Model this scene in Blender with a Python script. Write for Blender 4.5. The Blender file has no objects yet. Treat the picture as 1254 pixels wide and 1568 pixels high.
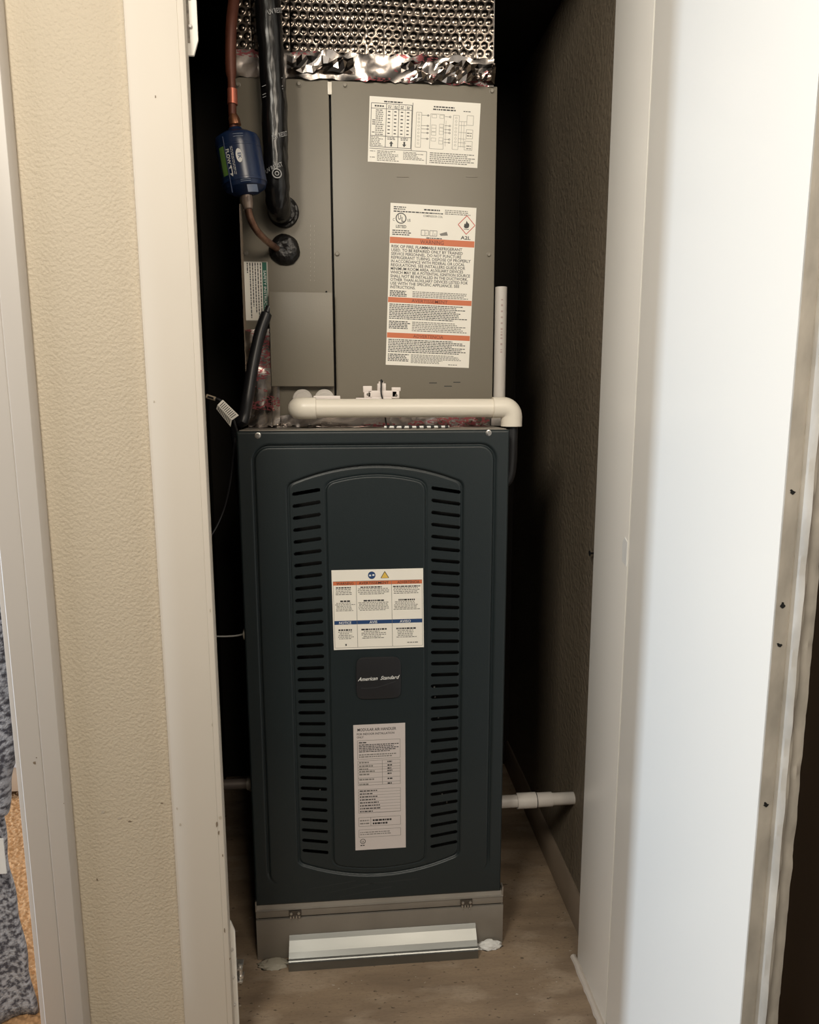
import bpy, bmesh, math, random
import numpy as np
from mathutils import Vector, Matrix, noise
random.seed(7)
PI = math.pi
SC = bpy.context.scene
COL = SC.collection
# ------------------------------------------------------------------ camera
FPX, YAW, PITCH, ROLL, CH = 1080.0, .087, .160, .0023, 1.007
cy_, sy_, cp_, sp_ = math.cos(YAW), math.sin(YAW), math.cos(PITCH), math.sin(PITCH)
cf = Vector((sy_*cp_, cy_*cp_, -sp_)); cr = Vector((cy_, -sy_, 0)); cd = cf.cross(cr)
c_, s_ = math.cos(ROLL), math.sin(ROLL)
cr, cd = c_*cr + s_*cd, -s_*cr + c_*cd
cam_d = bpy.data.cameras.new('camera'); cam = bpy.data.objects.new('camera', cam_d); COL.objects.link(cam)
cam_d.sensor_fit = 'VERTICAL'; cam_d.sensor_height = 36; cam_d.lens = 36*FPX/1568; cam_d.clip_start = .02
cam.matrix_world = Matrix(((cr.x, -cd.x, -cf.x, 0), (cr.y, -cd.y, -cf.y, 0), (cr.z, -cd.z, -cf.z, CH), (0, 0, 0, 1)))
SC.camera = cam
# ------------------------------------------------------------------ light
W = bpy.data.worlds.new('world'); SC.world = W; W.use_nodes = True
W.node_tree.nodes['Background'].inputs[0].default_value = (1.0, .92, .82, 1)
W.node_tree.nodes['Background'].inputs[1].default_value = .05
def area(name, loc, tgt, sx, sy, power, col):
    l = bpy.data.lights.new(name, 'AREA'); l.shape = 'RECTANGLE'; l.size = sx; l.size_y = sy; l.energy = power; l.color = col
    o = bpy.data.objects.new(name, l); COL.objects.link(o); o.location = loc
    o.rotation_euler = (Vector(tgt) - Vector(loc)).to_track_quat('-Z', 'Y').to_euler(); return o
area('hall_lamp', (-.65, -.35, 2.0), (.4, .8, 1.25), .5, .5, 23, (1, .93, .80))
area('ceiling_lamp', (.42, -.75, 2.05), (-.1, 1.0, 1.1), .5, .5, 15.5, (1, .88, .72))
area('hall_window', (-2.4, .35, 1.3), (.4, .75, 1.1), .9, 1.2, 14, (.95, .96, 1.0))
area('bedroom_window', (-2.3, 1.112, .50), (.4, .80, .5), .08, .95, 42, (.68, .83, 1.0))
area('bedroom_lamp', (-1.15, 1.2, 2.2), (-.8, 1.3, 0), .5, .5, 22, (1, .84, .66))
vs = SC.view_settings; vs.view_transform = 'Standard'; vs.look = 'None'; vs.exposure = 0.0; vs.gamma = 1; vs.use_curve_mapping = False

# ------------------------------------------------------------------ helpers
def ray(px, py):
    return cr*((px-627)/FPX) + cd*((py-784)/FPX) + cf
def at(px, py, Y):            # point of the world plane y=Y behind a pixel
    v = ray(px, py)*(Y/ray(px, py).y); return Vector((v.x, v.y, v.z+CH))
MATS = {}
def nodes(name):
    m = bpy.data.materials.new(name); m.use_nodes = True; nt = m.node_tree
    return m, nt, nt.nodes['Principled BSDF']
def mat(name, col, rough=.5, metal=0, var=0, vscale=8, bump=0, bscale=200, col2=None, stretch=(1,1,1), spec=.5, detail=4, bdist=.002, coat=0):
    if name in MATS: return MATS[name]
    m, nt, b = nodes(name); b.inputs['Base Color'].default_value = (*col, 1); b.inputs['Roughness'].default_value = rough
    b.inputs['Metallic'].default_value = metal; b.inputs['Specular IOR Level'].default_value = spec
    b.inputs['Coat Weight'].default_value = coat
    if var or bump:
        tc = nt.nodes.new('ShaderNodeTexCoord'); mp = nt.nodes.new('ShaderNodeMapping'); mp.inputs['Scale'].default_value = stretch
        nt.links.new(tc.outputs['Object'], mp.inputs[0])
    if var:
        n = nt.nodes.new('ShaderNodeTexNoise'); n.inputs['Scale'].default_value = vscale; n.inputs['Detail'].default_value = detail
        nt.links.new(mp.outputs[0], n.inputs[0])
        r = nt.nodes.new('ShaderNodeValToRGB'); r.color_ramp.elements[0].position = .3; r.color_ramp.elements[1].position = .7
        c2 = col2 or tuple(x*(1-var) for x in col)
        r.color_ramp.elements[0].color = (*c2, 1); r.color_ramp.elements[1].color = (*col, 1)
        nt.links.new(n.outputs[0], r.inputs[0]); nt.links.new(r.outputs[0], b.inputs['Base Color'])
    if bump:
        n2 = nt.nodes.new('ShaderNodeTexNoise'); n2.inputs['Scale'].default_value = bscale; n2.inputs['Detail'].default_value = 2
        nt.links.new(mp.outputs[0], n2.inputs[0])
        bp = nt.nodes.new('ShaderNodeBump'); bp.inputs['Strength'].default_value = bump; bp.inputs['Distance'].default_value = bdist
        nt.links.new(n2.outputs[0], bp.inputs['Height']); nt.links.new(bp.outputs[0], b.inputs['Normal'])
    MATS[name] = m; return m
def foil_mat(name, red):
    m, nt, b = nodes(name); b.inputs['Metallic'].default_value = 1; b.inputs['Roughness'].default_value = .13
    tc = nt.nodes.new('ShaderNodeTexCoord'); mp = nt.nodes.new('ShaderNodeMapping')
    nt.links.new(tc.outputs['Object'], mp.inputs[0])
    base = (.50, .45, .42, 1)
    if red:                      # red lettering bands of the tape, too worn to read
        mp.inputs['Scale'].default_value = (160, 1, 330)
        n = nt.nodes.new('ShaderNodeTexNoise'); n.inputs['Scale'].default_value = 1; n.inputs['Detail'].default_value = 1
        nt.links.new(mp.outputs[0], n.inputs[0])
        mp2 = nt.nodes.new('ShaderNodeMapping'); mp2.inputs['Scale'].default_value = (9, 1, 26); nt.links.new(tc.outputs['Object'], mp2.inputs[0])
        n3 = nt.nodes.new('ShaderNodeTexNoise'); n3.inputs['Scale'].default_value = 1; nt.links.new(mp2.outputs[0], n3.inputs[0])
        a = nt.nodes.new('ShaderNodeMath'); a.operation = 'GREATER_THAN'; a.inputs[1].default_value = .50; nt.links.new(n.outputs[0], a.inputs[0])
        c = nt.nodes.new('ShaderNodeMath'); c.operation = 'GREATER_THAN'; c.inputs[1].default_value = .56; nt.links.new(n3.outputs[0], c.inputs[0])
        mu = nt.nodes.new('ShaderNodeMath'); mu.operation = 'MULTIPLY'; nt.links.new(a.outputs[0], mu.inputs[0]); nt.links.new(c.outputs[0], mu.inputs[1])
        mx = nt.nodes.new('ShaderNodeMix'); mx.data_type = 'RGBA'; nt.links.new(mu.outputs[0], mx.inputs[0])
        mx.inputs[6].default_value = base; mx.inputs[7].default_value = (.38, .11, .12, 1); nt.links.new(mx.outputs[2], b.inputs['Base Color'])
        s = nt.nodes.new('ShaderNodeMath'); s.operation = 'MULTIPLY_ADD'; s.inputs[1].default_value = -.5; s.inputs[2].default_value = 1
        nt.links.new(mu.outputs[0], s.inputs[0]); nt.links.new(s.outputs[0], b.inputs['Metallic'])
    else: b.inputs['Base Color'].default_value = base
    MATS[name] = m; return m

M_WALL = mat('beige_textured_paint', (.57, .49, .375), .6, bump=.5, bscale=240, bdist=.003, var=.04, vscale=3)
M_TRIM = mat('cream_trim_paint', (.68, .62, .54), .6, var=.04, vscale=5)
M_DOOR = mat('white_door_paint', (.86, .83, .77), .33, var=.02, vscale=2)
M_CASE2 = mat('grey_white_trim_paint', (.60, .56, .52), .4, var=.04, vscale=3)
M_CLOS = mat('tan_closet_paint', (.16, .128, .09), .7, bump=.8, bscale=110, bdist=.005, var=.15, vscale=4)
M_CSHADE = mat('closet_shade_brown', (.018, .014, .010), .85, var=.3, vscale=4)  # deep closet shade put into the colour of back wall, left wall and ceiling
M_UNLIT = mat('unlit_wall_brown', (.075, .05, .035), .6, var=.1, vscale=3)  # wall left unlit by the open door: its shade is in the colour
M_COIL = mat('warm_grey_enamel', (.205, .182, .143), .42, var=.05, vscale=3, bump=.05, bscale=500)
M_PANEL = mat('dark_teal_enamel', (.013, .020, .0225), .42, bump=.08, bscale=700, var=.1, vscale=6)
M_BLACK = mat('black_interior', (.004, .004, .004), .8)
M_GALV = mat('galvanised_steel', (.52, .49, .45), .42, metal=.85, var=.2, vscale=25, bump=.05, bscale=60)
M_GALVD = mat('dull_galvanised_steel', (.36, .33, .29), .55, metal=.6, var=.15, vscale=15)
M_BUB = foil_mat('bubble_foil', False); M_BUB.node_tree.nodes['Principled BSDF'].inputs['Base Color'].default_value = (.15, .127, .11, 1); M_BUB.node_tree.nodes['Principled BSDF'].inputs['Roughness'].default_value = .2; M_FOIL = foil_mat('aluminium_foil', False); M_FOILR = foil_mat('printed_foil_tape', True); M_FOILR.node_tree.nodes['Principled BSDF'].inputs['Roughness'].default_value = .25
M_PVC = mat('cream_pvc', (.80, .74, .64), .35, var=.03, vscale=10)
M_PVCG = mat('grey_white_pvc', (.58, .54, .50), .4)
M_RUB = mat('black_rubber', (.006, .005, .005), .4, bump=.8, bscale=90, bdist=.004)
M_TAPE = mat('black_wrap_tape', (.006, .006, .0065), .26, bump=.55, bscale=55, bdist=.006, stretch=(1, 1, .3))
M_CABLE = mat('black_cable_jacket', (.012, .012, .014), .38)
M_COPR = mat('copper', (.62, .28, .16), .3, metal=.9, var=.35, vscale=30)
M_COPD = mat('oxidised_copper', (.15, .045, .025), .5, metal=.25, var=.4, vscale=22)
M_BLUE = mat('blue_enamel', (.008, .022, .07), .3, var=.1, vscale=8)
M_SCREW = mat('zinc_screw', (.6, .58, .55), .3, metal=.9)
M_SCREWG = mat('painted_screw', (.22, .195, .155), .4)
M_LABEL = mat('label_paper', (.86, .82, .74), .5)
M_LABELG = mat('label_paper_grey', (.62, .56, .54), .5)
M_INK = mat('ink_black', (.03, .03, .03), .5); M_INKG = mat('ink_grey', (.20, .19, .17), .5)
M_ORANGE = mat('ink_orange', (.62, .17, .07), .5); M_NAVY = mat('ink_blue', (.02, .06, .17), .5)
M_GREEN = mat('ink_green', (.01, .12, .08), .5); M_LIME = mat('ink_lime', (.13, .26, .06), .5); M_REDI = mat('ink_red', (.55, .08, .06), .5)
M_YEL = mat('ink_yellow', (.75, .50, .10), .5); M_WHT = mat('ink_white', (.78, .78, .76), .5)
M_SEAL = mat('white_sealant', (.70, .70, .68), .5, bump=.6, bscale=80, bdist=.004)
M_CHAR = mat('charcoal_plastic', (.02, .02, .022), .35)

def tag(o, label=None, cat=None, group=None, kind=None):
    if label: o['label'] = label
    if cat: o['category'] = cat
    if group: o['group'] = group
    if kind: o['kind'] = kind
    return o
ORG = {}
def thing(name, loc, label, cat, group=None):
    o = bpy.data.objects.new(name, None); COL.objects.link(o); o.location = loc; o.empty_display_size = .02
    ORG[o.name] = Vector(loc); return tag(o, label, cat, group)
class MB:
    def __init__(s): s.v = []; s.f = []; s.m = []; s.sm = []
    def add(s, vs, fs, mi=0, smooth=False):
        b = len(s.v); s.v += [tuple(v) for v in vs]; s.f += [tuple(i+b for i in f) for f in fs]; s.m += [mi]*len(fs); s.sm += [smooth]*len(fs); return s
    def box(s, a, b, mi=0):
        x0, y0, z0 = a; x1, y1, z1 = b
        return s.add([(x0,y0,z0),(x1,y0,z0),(x1,y1,z0),(x0,y1,z0),(x0,y0,z1),(x1,y0,z1),(x1,y1,z1),(x0,y1,z1)],
                     [(3,2,1,0),(4,5,6,7),(0,1,5,4),(1,2,6,5),(2,3,7,6),(3,0,4,7)], mi)
    def prism(s, poly, ext, mi=0):      # poly: list of 3-D points (planar), ext: extrusion vector
        n = len(poly); e = Vector(ext); P = [Vector(p) for p in poly]
        return s.add(P+[p+e for p in P], [tuple(range(n))[::-1], tuple(range(n, 2*n))]+[(i, (i+1) % n, (i+1) % n+n, i+n) for i in range(n)], mi)
    def tube(s, path, r, n=16, mi=0, caps=True):
        P = [Vector(p) for p in path]; R = r if isinstance(r, (list, tuple)) else [r]*len(P)
        t0 = (P[1]-P[0]).normalized(); u = t0.orthogonal().normalized(); vs = []
        for i, p in enumerate(P):
            t = (P[min(i+1, len(P)-1)]-P[max(i-1, 0)]).normalized()
            u = (u - t*u.dot(t)).normalized(); w = t.cross(u)
            for k in range(n):
                a = 2*PI*k/n; vs.append(p+(u*math.cos(a)+w*math.sin(a))*R[i])
        fs = [(i*n+k, i*n+(k+1) % n, (i+1)*n+(k+1) % n, (i+1)*n+k) for i in range(len(P)-1) for k in range(n)]
        s.add(vs, fs, mi, True)
        if caps:
            b = len(s.v)-len(vs); L = (len(P)-1)*n
            s.f += [tuple(b+k for k in range(n))[::-1], tuple(b+L+k for k in range(n))]; s.m += [mi, mi]; s.sm += [False, False]
        return s
    def lathe(s, c, axis, prof, n=24, mi=0):   # prof: (distance along axis, radius)
        a = Vector(axis).normalized(); c = Vector(c)
        return s.tube_prof([c+a*d for d, _ in prof], a, [r for _, r in prof], n, mi)
    def tube_prof(s, P, a, R, n, mi):
        u = a.orthogonal().normalized(); w = a.cross(u)
        vs = [p+(u*math.cos(2*PI*k/n)+w*math.sin(2*PI*k/n))*max(r, 1e-5) for p, r in zip(P, R) for k in range(n)]
        fs = [(i*n+k, i*n+(k+1) % n, (i+1)*n+(k+1) % n, (i+1)*n+k) for i in range(len(P)-1) for k in range(n)]
        return s.add(vs, fs, mi, True)
    def build(s, name, mats, parent=None, bevel=0, seg=2, sharp=35):
        if not isinstance(mats, (list, tuple)): mats = [mats]
        me = bpy.data.meshes.new(name); off = ORG.get(parent.name, Vector()) if parent else Vector()
        me.from_pydata([(x-off.x, y-off.y, z-off.z) for x, y, z in s.v], [], s.f)
        for m in mats: me.materials.append(m)
        me.polygons.foreach_set('material_index', s.m); me.polygons.foreach_set('use_smooth', s.sm)
        if bevel:
            bm = bmesh.new(); bm.from_mesh(me)
            es = [e for e in bm.edges if len(e.link_faces) == 2 and e.calc_face_angle(0) > .6]
            bmesh.ops.bevel(bm, geom=es, offset=bevel, segments=seg, affect='EDGES', profile=.6, clamp_overlap=True)
            for f in bm.faces: f.smooth = True
            bm.to_mesh(me); bm.free()
        if bevel or any(s.sm): me.set_sharp_from_angle(angle=math.radians(sharp))
        me.update()
        o = bpy.data.objects.new(name, me); COL.objects.link(o)
        if parent: o.parent = parent; ORG[o.name] = off
        return o
def smooth_path(pts, k=6):
    P = [Vector(p) for p in pts]; Q = [2*P[0]-P[1]]+P+[2*P[-1]-P[-2]]; out = []
    for i in range(1, len(Q)-2):
        for j in range(k):
            t = j/k; a, b, c, d = Q[i-1:i+3]
            out.append(.5*((2*b)+(c-a)*t+(2*a-5*b+4*c-d)*t*t+(3*b-a-3*c+d)*t**3))
    return out+[P[-1]]
def box(name, a, b, m, parent=None, bevel=0, **k): return MB().box(a, b).build(name, m, parent, bevel, **k)
def struct(o): o['kind'] = 'structure'; return o
def screw(name, p, r, m, parent, nrm=(0, -1, 0)):
    n = Vector(nrm); u = n.orthogonal().normalized(); w = n.cross(u); p = Vector(p)
    mb = MB().lathe(p, n, [(0, r*1.25), (.0006, r*1.3), (.0009, r), (.0026, r*.9), (.003, r*.75), (.003, 0)], 14)
    return mb.build(name, m, parent)
def grid_obj(name, X, Y, Z, m, parent=None, hole=None, smooth=True, mi=None):
    ny, nx = X.shape; off = ORG.get(parent.name, Vector()) if parent else Vector()
    co = np.stack([X-off.x, Y-off.y, Z-off.z], -1).reshape(-1, 3)
    idx = np.arange(nx*ny).reshape(ny, nx)
    q = np.stack([idx[:-1, :-1], idx[:-1, 1:], idx[1:, 1:], idx[1:, :-1]], -1)
    if hole is not None: q = q[~hole]
    q = q.reshape(-1, 4); me = bpy.data.meshes.new(name)
    me.vertices.add(len(co)); me.vertices.foreach_set('co', co.astype(np.float32).ravel())
    me.loops.add(q.size); me.loops.foreach_set('vertex_index', q.astype(np.int32).ravel())
    me.polygons.add(len(q)); me.polygons.foreach_set('loop_start', np.arange(0, q.size, 4, dtype=np.int32))
    me.polygons.foreach_set('use_smooth', np.full(len(q), smooth)); me.materials.append(m); me.update(calc_edges=True); me.validate()
    o = bpy.data.objects.new(name, me); COL.objects.link(o)
    if parent: o.parent = parent; ORG[o.name] = off
    return o
# text outlines from Blender's built-in font
_tc = {}
def glyphs(txt, shear=0.0, bold=0.0):
    k = (txt, shear, bold)
    if k in _tc: return _tc[k]
    cu = bpy.data.curves.new('t', 'FONT'); cu.body = txt; cu.resolution_u = 2; cu.size = 1; cu.shear = shear; cu.offset = bold
    o = bpy.data.objects.new('t', cu); COL.objects.link(o); dg = bpy.context.evaluated_depsgraph_get()
    me = bpy.data.meshes.new_from_object(o.evaluated_get(dg)); vs = [(v.co.x, v.co.y) for v in me.vertices]; fs = [tuple(p.vertices) for p in me.polygons]
    bpy.data.objects.remove(o); bpy.data.curves.remove(cu); bpy.data.meshes.remove(me)
    _tc[k] = (vs, fs); return _tc[k]
class Label:      # a flat printed sheet: local units u right, v down, mapped onto the world rectangle
    def __init__(s, TL, TR, BL, w, h, nrm, lift=.0004, wrap=None):
        s.o = Vector(TL); s.U = (Vector(TR)-s.o)/w; s.V = (Vector(BL)-s.o)/h; s.w, s.h = w, h; s.n = Vector(nrm); s.lift = lift
        s.mats = []; s.mb = MB(); s.wrap = wrap; s.k = 0
    def P(s, u, v, l=None):
        l = s.lift if l is None else l
        if s.wrap: return s.wrap(u, v, l)
        return s.o+s.U*u+s.V*v+s.n*l
    def mi(s, m):
        if m not in s.mats: s.mats.append(m)
        return s.mats.index(m)
    def _l(s): s.k += 1; return s.lift+.00002*(s.k % 7)
    def rect(s, a, b, c, d, m, l=None):
        l = s._l() if l is None else l; n = max(1, int(abs(c-a)/3)) if s.wrap else 1
        for i in range(n):
            x0 = a+(c-a)*i/n; x1 = a+(c-a)*(i+1)/n
            s.mb.add([s.P(x0, d, l), s.P(x1, d, l), s.P(x1, b, l), s.P(x0, b, l)], [(0, 1, 2, 3)], s.mi(m))
    def poly(s, pts, m):
        l = s._l(); s.mb.add([s.P(u, v, l) for u, v in pts], [tuple(range(len(pts)))[::-1]], s.mi(m))
    def line(s, a, b, c, d, m, t=.6):
        dx, dy = c-a, d-b; L = math.hypot(dx, dy) or 1; nx, ny = -dy/L*t/2, dx/L*t/2
        s.poly([(a+nx, b+ny), (c+nx, d+ny), (c-nx, d-ny), (a-nx, b-ny)], m)
    def frame(s, a, b, c, d, m, t=.6):
        for q in ((a, b, c, b), (a, d, c, d), (a, b, a, d), (c, b, c, d)): s.line(*q, m, t)
    def ring(s, cx, cy, r, m, t=1, n=20, fill=False):
        if fill: s.poly([(cx+r*math.cos(2*PI*i/n), cy+r*math.sin(2*PI*i/n)) for i in range(n)], m); return
        l = s._l(); vs = []
        for i in range(n):
            a = 2*PI*i/n; vs += [s.P(cx+r*math.cos(a), cy+r*math.sin(a), l), s.P(cx+(r-t)*math.cos(a), cy+(r-t)*math.sin(a), l)]
        s.mb.add(vs, [(2*i, 2*i+1, (2*i+3) % (2*n), (2*i+2) % (2*n)) for i in range(n)], s.mi(m))
    def text(s, txt, u, v, h, m, width=None, align='L', shear=0, bold=.012, rot=0):   # v = baseline, h = cap height
        vs, fs = glyphs(txt, shear, bold)
        if not vs: return
        k = h/.70; w0 = max(a for a, _ in vs); kx = (width/w0) if width else k*.86
        ox = {'L': 0, 'C': -w0*kx/2, 'R': -w0*kx}[align]; l = s._l(); c, q = math.cos(rot), math.sin(rot)
        pts = []
        for a, b in vs:
            x, y = a*kx+ox, -b*k; pts.append(s.P(u+x*c-y*q, v+x*q+y*c, l))
        s.mb.add(pts, fs, s.mi(m))
    def micro(s, a, b, c, d, n, m, fill=.5, ragged=.25, center=False):      # unreadable fine print
        rh = (d-b)/n
        for i in range(n):
            y = b+rh*(i+.25); end = c-(c-a)*ragged*random.random(); st = a+((c-end)/2 if center else 0)
            if center: end -= (c-end)/2
            x = st
            while x < end:
                w = min(random.uniform(1.6, 5.5), end-x)
                if w > .8: s.rect(x, y, x+w, y+rh*fill, m)
                x += w+.9
    def done(s, name, m, parent, label=None, thick=.0003):
        a = [s.P(0, 0, thick), s.P(s.w, 0, thick), s.P(s.w, s.h, thick), s.P(0, s.h, thick)]
        sh = MB()
        if not s.wrap:
            sh.prism([s.P(0, s.h, 0), s.P(s.w, s.h, 0), s.P(s.w, 0, 0), s.P(0, 0, 0)], s.n*thick); sheet = sh.build(name, m, parent)
        else: sheet = parent
        if label: sheet['label'] = label
        s.mb.build('printing', s.mats, sheet)
        return sheet

# ================================================================== SETTING
YB, XR, XL, ZC, YW0, YW1 = 1.80, .43, -.34, 1.772, .98, 1.10
struct(box('floor', (-.34, .60, -.04), (.95, 1.86, 0), mat('worn_closet_floor', (.33, .245, .165), .6, var=1, vscale=5, col2=(.20, .145, .10), stretch=(1, 5, 1), bump=.2, bscale=60, detail=8)))
fm = MATS['worn_closet_floor']; nt = fm.node_tree; bs0 = nt.nodes['Principled BSDF']; old = bs0.inputs['Base Color'].links[0].from_socket
tc = nt.nodes.new('ShaderNodeTexCoord'); src = old
for sc, th, wd_, colr, fac in ((14, .52, .12, (.42, .335, .25, 1), .5), (120, .66, .03, (.07, .05, .035, 1), .8), (150, .71, .02, (.6, .56, .5, 1), .7), (230, .5, .2, (.17, .125, .09, 1), .35)):
    n = nt.nodes.new('ShaderNodeTexNoise'); n.inputs['Scale'].default_value = sc; n.inputs['Detail'].default_value = 3; mp = nt.nodes.new('ShaderNodeMapping'); mp.inputs['Scale'].default_value = (.6, 1.4, 1); mp.inputs['Location'].default_value = (sc*.1, 0, 0)
    nt.links.new(tc.outputs['Object'], mp.inputs[0]); nt.links.new(mp.outputs[0], n.inputs[0])
    mr = nt.nodes.new('ShaderNodeMapRange'); mr.inputs[1].default_value = th; mr.inputs[2].default_value = th+wd_; mr.inputs[4].default_value = fac; nt.links.new(n.outputs[0], mr.inputs[0])
    mx = nt.nodes.new('ShaderNodeMix'); mx.data_type = 'RGBA'; nt.links.new(mr.outputs[0], mx.inputs[0]); nt.links.new(src, mx.inputs[6]); mx.inputs[7].default_value = colr; src = mx.outputs[2]
nt.links.new(src, bs0.inputs['Base Color'])
struct(box('wall_back', (-.40, YB, 0), (.52, YB+.06, 2.3), M_CSHADE))
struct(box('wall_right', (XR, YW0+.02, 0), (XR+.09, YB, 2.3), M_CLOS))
struct(box('wall_left', (XL-.05, YW0+.02, 0), (XL, YB, 2.3), M_CSHADE))
# closet ceiling is cut round the duct
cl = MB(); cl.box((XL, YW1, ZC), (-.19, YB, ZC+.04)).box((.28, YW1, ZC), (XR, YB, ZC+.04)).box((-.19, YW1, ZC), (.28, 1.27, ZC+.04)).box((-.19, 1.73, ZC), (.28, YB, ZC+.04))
struct(cl.build('ceiling', M_CSHADE))
# front wall, with the closet opening and the left doorway
wf = MB(); wf.box((-.462, YW0, 0), (-.213, YW1, 2.08)).box((.413, YW0, 0), (.95, YW1, 2.08)).box((-1.7, YW0, 2.08), (.95, YW1, 2.45))
struct(wf.build('wall_front', M_WALL))
struct(box('wall_far_right', (.66, -.2, 0), (.74, YW0-.02, 2.3), M_UNLIT))
# baseboard in the closet
bb = MB(); bb.prism([(XR, YW1, 0), (XR-.010, YW1, 0), (XR-.010, YW1, .058), (XR-.004, YW1, .068), (XR, YW1, .068)], (0, YB-YW1, 0))
struct(bb.build('baseboard_right', mat('tan_baseboard_paint', (.22, .17, .125), .5, var=.1, vscale=4), bevel=.0008))
# closet jambs and head
struct(box('trim_1', (-.213, YW0-.004, 0), (-.1985, 1.010, 2.06), M_TRIM, bevel=.0015))
struct(box('trim_2', (.4, .9640, 0), (.413, YW1+.004, 2.06), M_DOOR, bevel=.0015))
struct(box('trim_3', (-.213, YW0-.004, 2.06), (.413, YW1+.004, 2.08), M_TRIM, bevel=.0015))
def casing(name, x0, x1, prof, m, z1=2.13):   # prof: (fraction across, thickness)
    P = [(x0+(x1-x0)*t, YW0-th, 0) for t, th in prof]
    P = [(x0, YW0, 0)]+P+[(x1, YW0, 0)]
    return struct(MB().prism(P, (0, 0, z1)).build(name, m, bevel=.0008, seg=2, sharp=50))
FLAT = [(0, .011), (.02, .0145), (.06, .0155), (.885, .0155), (.89, .0148), (.895, .0152), (.99, .0150), (1, .0135)]
casing('trim_4', -.2625, -.1900, FLAT, M_TRIM)
casing('trim_5', .4135, .468, FLAT, M_DOOR)
PROF = [(0, .014), (.03, .0165), (.50, .0168), (.515, .0155), (.53, .0165), (.93, .0165), (1, .0060)]
o = casing('trim_6', -.4655, -.4055, PROF, M_CASE2)
# doorway jamb of the room on the left, with the wall stub it is fixed to
struct(box('trim_7', (-.478, YW0-.002, 0), (-.462, YW1+.01, 2.08), M_CASE2, bevel=.002))
struct(box('wall_partition', (-.462, YW0+.03, 0), (-.395, YB, 2.3), mat('plain_beige_paint', (.60, .52, .42), .6)))
# caulk line at the foot of the right jamb
ck = MB(); pts = [Vector((.3965-.0015*random.random(), YW0-.03+i*.0095, .0)) for i in range(18)]
ck.tube(pts, [.0055+.0015*random.random() for _ in pts], 8)
tag(ck.build('caulk_bead', mat('dirty_white_caulk', (.55, .50, .45), .6, bump=.4, bscale=60)), 'dirty white caulk bead along the foot of the right door jamb', 'caulk')
# chipped patch on the right jamb corner and a scuffed strip
pc = MB(); p0 = at(948, 846, .97)
pc.prism([(.3992, .966, p0.z-.020), (.3992, .982, p0.z-.016), (.3992, .983, p0.z+.012), (.3992, .976, p0.z+.021), (.3992, .966, p0.z+.016)], (.003, 0, 0))
pc.build('paint_patch', M_WHT, bpy.data.objects['trim_2'])

def chip(px, py, Y, w, hh, m, parent, seed, eps=.0002):
    p = at(px, py, Y); rg_ = random.Random(seed); P = []
    for k in range(9):
        a = 2*PI*k/9; r_ = rg_.uniform(.5, 1); P.append((p.x+w*r_*math.cos(a), Y-eps, p.z+hh*r_*math.sin(a)))
    MB().prism(P, (0, -.0003, 0)).build('paint_chip', m, bpy.data.objects[parent])
M_CHIP = mat('chipped_wood', (.22, .17, .12), .7); M_FILL = mat('filler_spot', (.50, .44, .36), .6)
for i, (px, py, w, hh, m) in enumerate(((332, 1262, .0018, .006, M_CHIP), (335, 1275, .0016, .004, M_CHIP), (337, 1252, .0022, .004, M_FILL), (271, 1238, .0012, .003, M_FILL), (276, 1262, .002, .003, M_FILL), (344, 1425, .0010, .005, M_CHIP),
        (352, 1468, .0012, .003, M_CHIP), (325, 1110, .0012, .004, M_FILL), (238, 148, .0008, .002, M_CHIP), (236, 615, .0010, .002, M_FILL), (322, 935, .0010, .004, M_FILL), (341, 1310, .001, .003, M_CHIP))):
    chip(px, py, YW0-.0155, w, hh, m, 'trim_4', i)
for i, (px, py, w, hh) in enumerate(((53, 1168, .0022, .0035), (56, 1160, .001, .001), (98, 1230, .0008, .001))): chip(px, py, YW0-.0166, w, hh, M_CHIP, 'trim_6', 40+i)
for i, (px, py, w, hh, m) in enumerate(((149, 1346, .0014, .0025, M_CHIP), (183, 1252, .004, .002, M_FILL), (199, 1257, .003, .0015, M_CHIP), (158, 1243, .004, .003, M_FILL), (248, 1229, .0022, .001, M_CHIP))): chip(px, py, YW0, w, hh, m, 'wall_front', 60+i, .001)

# ================================================================== RIGHT DOOR (open towards the camera)
A = Vector((.4005, .9625, 0)); B = Vector((.3985, .606, 0)); d = (B-A).normalized(); n = Vector((-d.y, d.x, 0))
if n.x < 0: n = -n
L = (B-A).length; T = .041
dr = thing('closet_door', (A.x, A.y, 0), 'white painted flush door swung open towards the camera, with chipped free edge', 'door')
def Q(a, t, z=0): return A+d*a+n*t+Vector((0, 0, z))
mb = MB(); mb.prism([Q(0, 0, .012), Q(L-.004, 0, .012), Q(L-.004, T, .012), Q(0, T, .012)], (0, 0, 2.02)); mb.build('slab', M_DOOR, dr, bevel=.002, seg=3)
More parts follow.
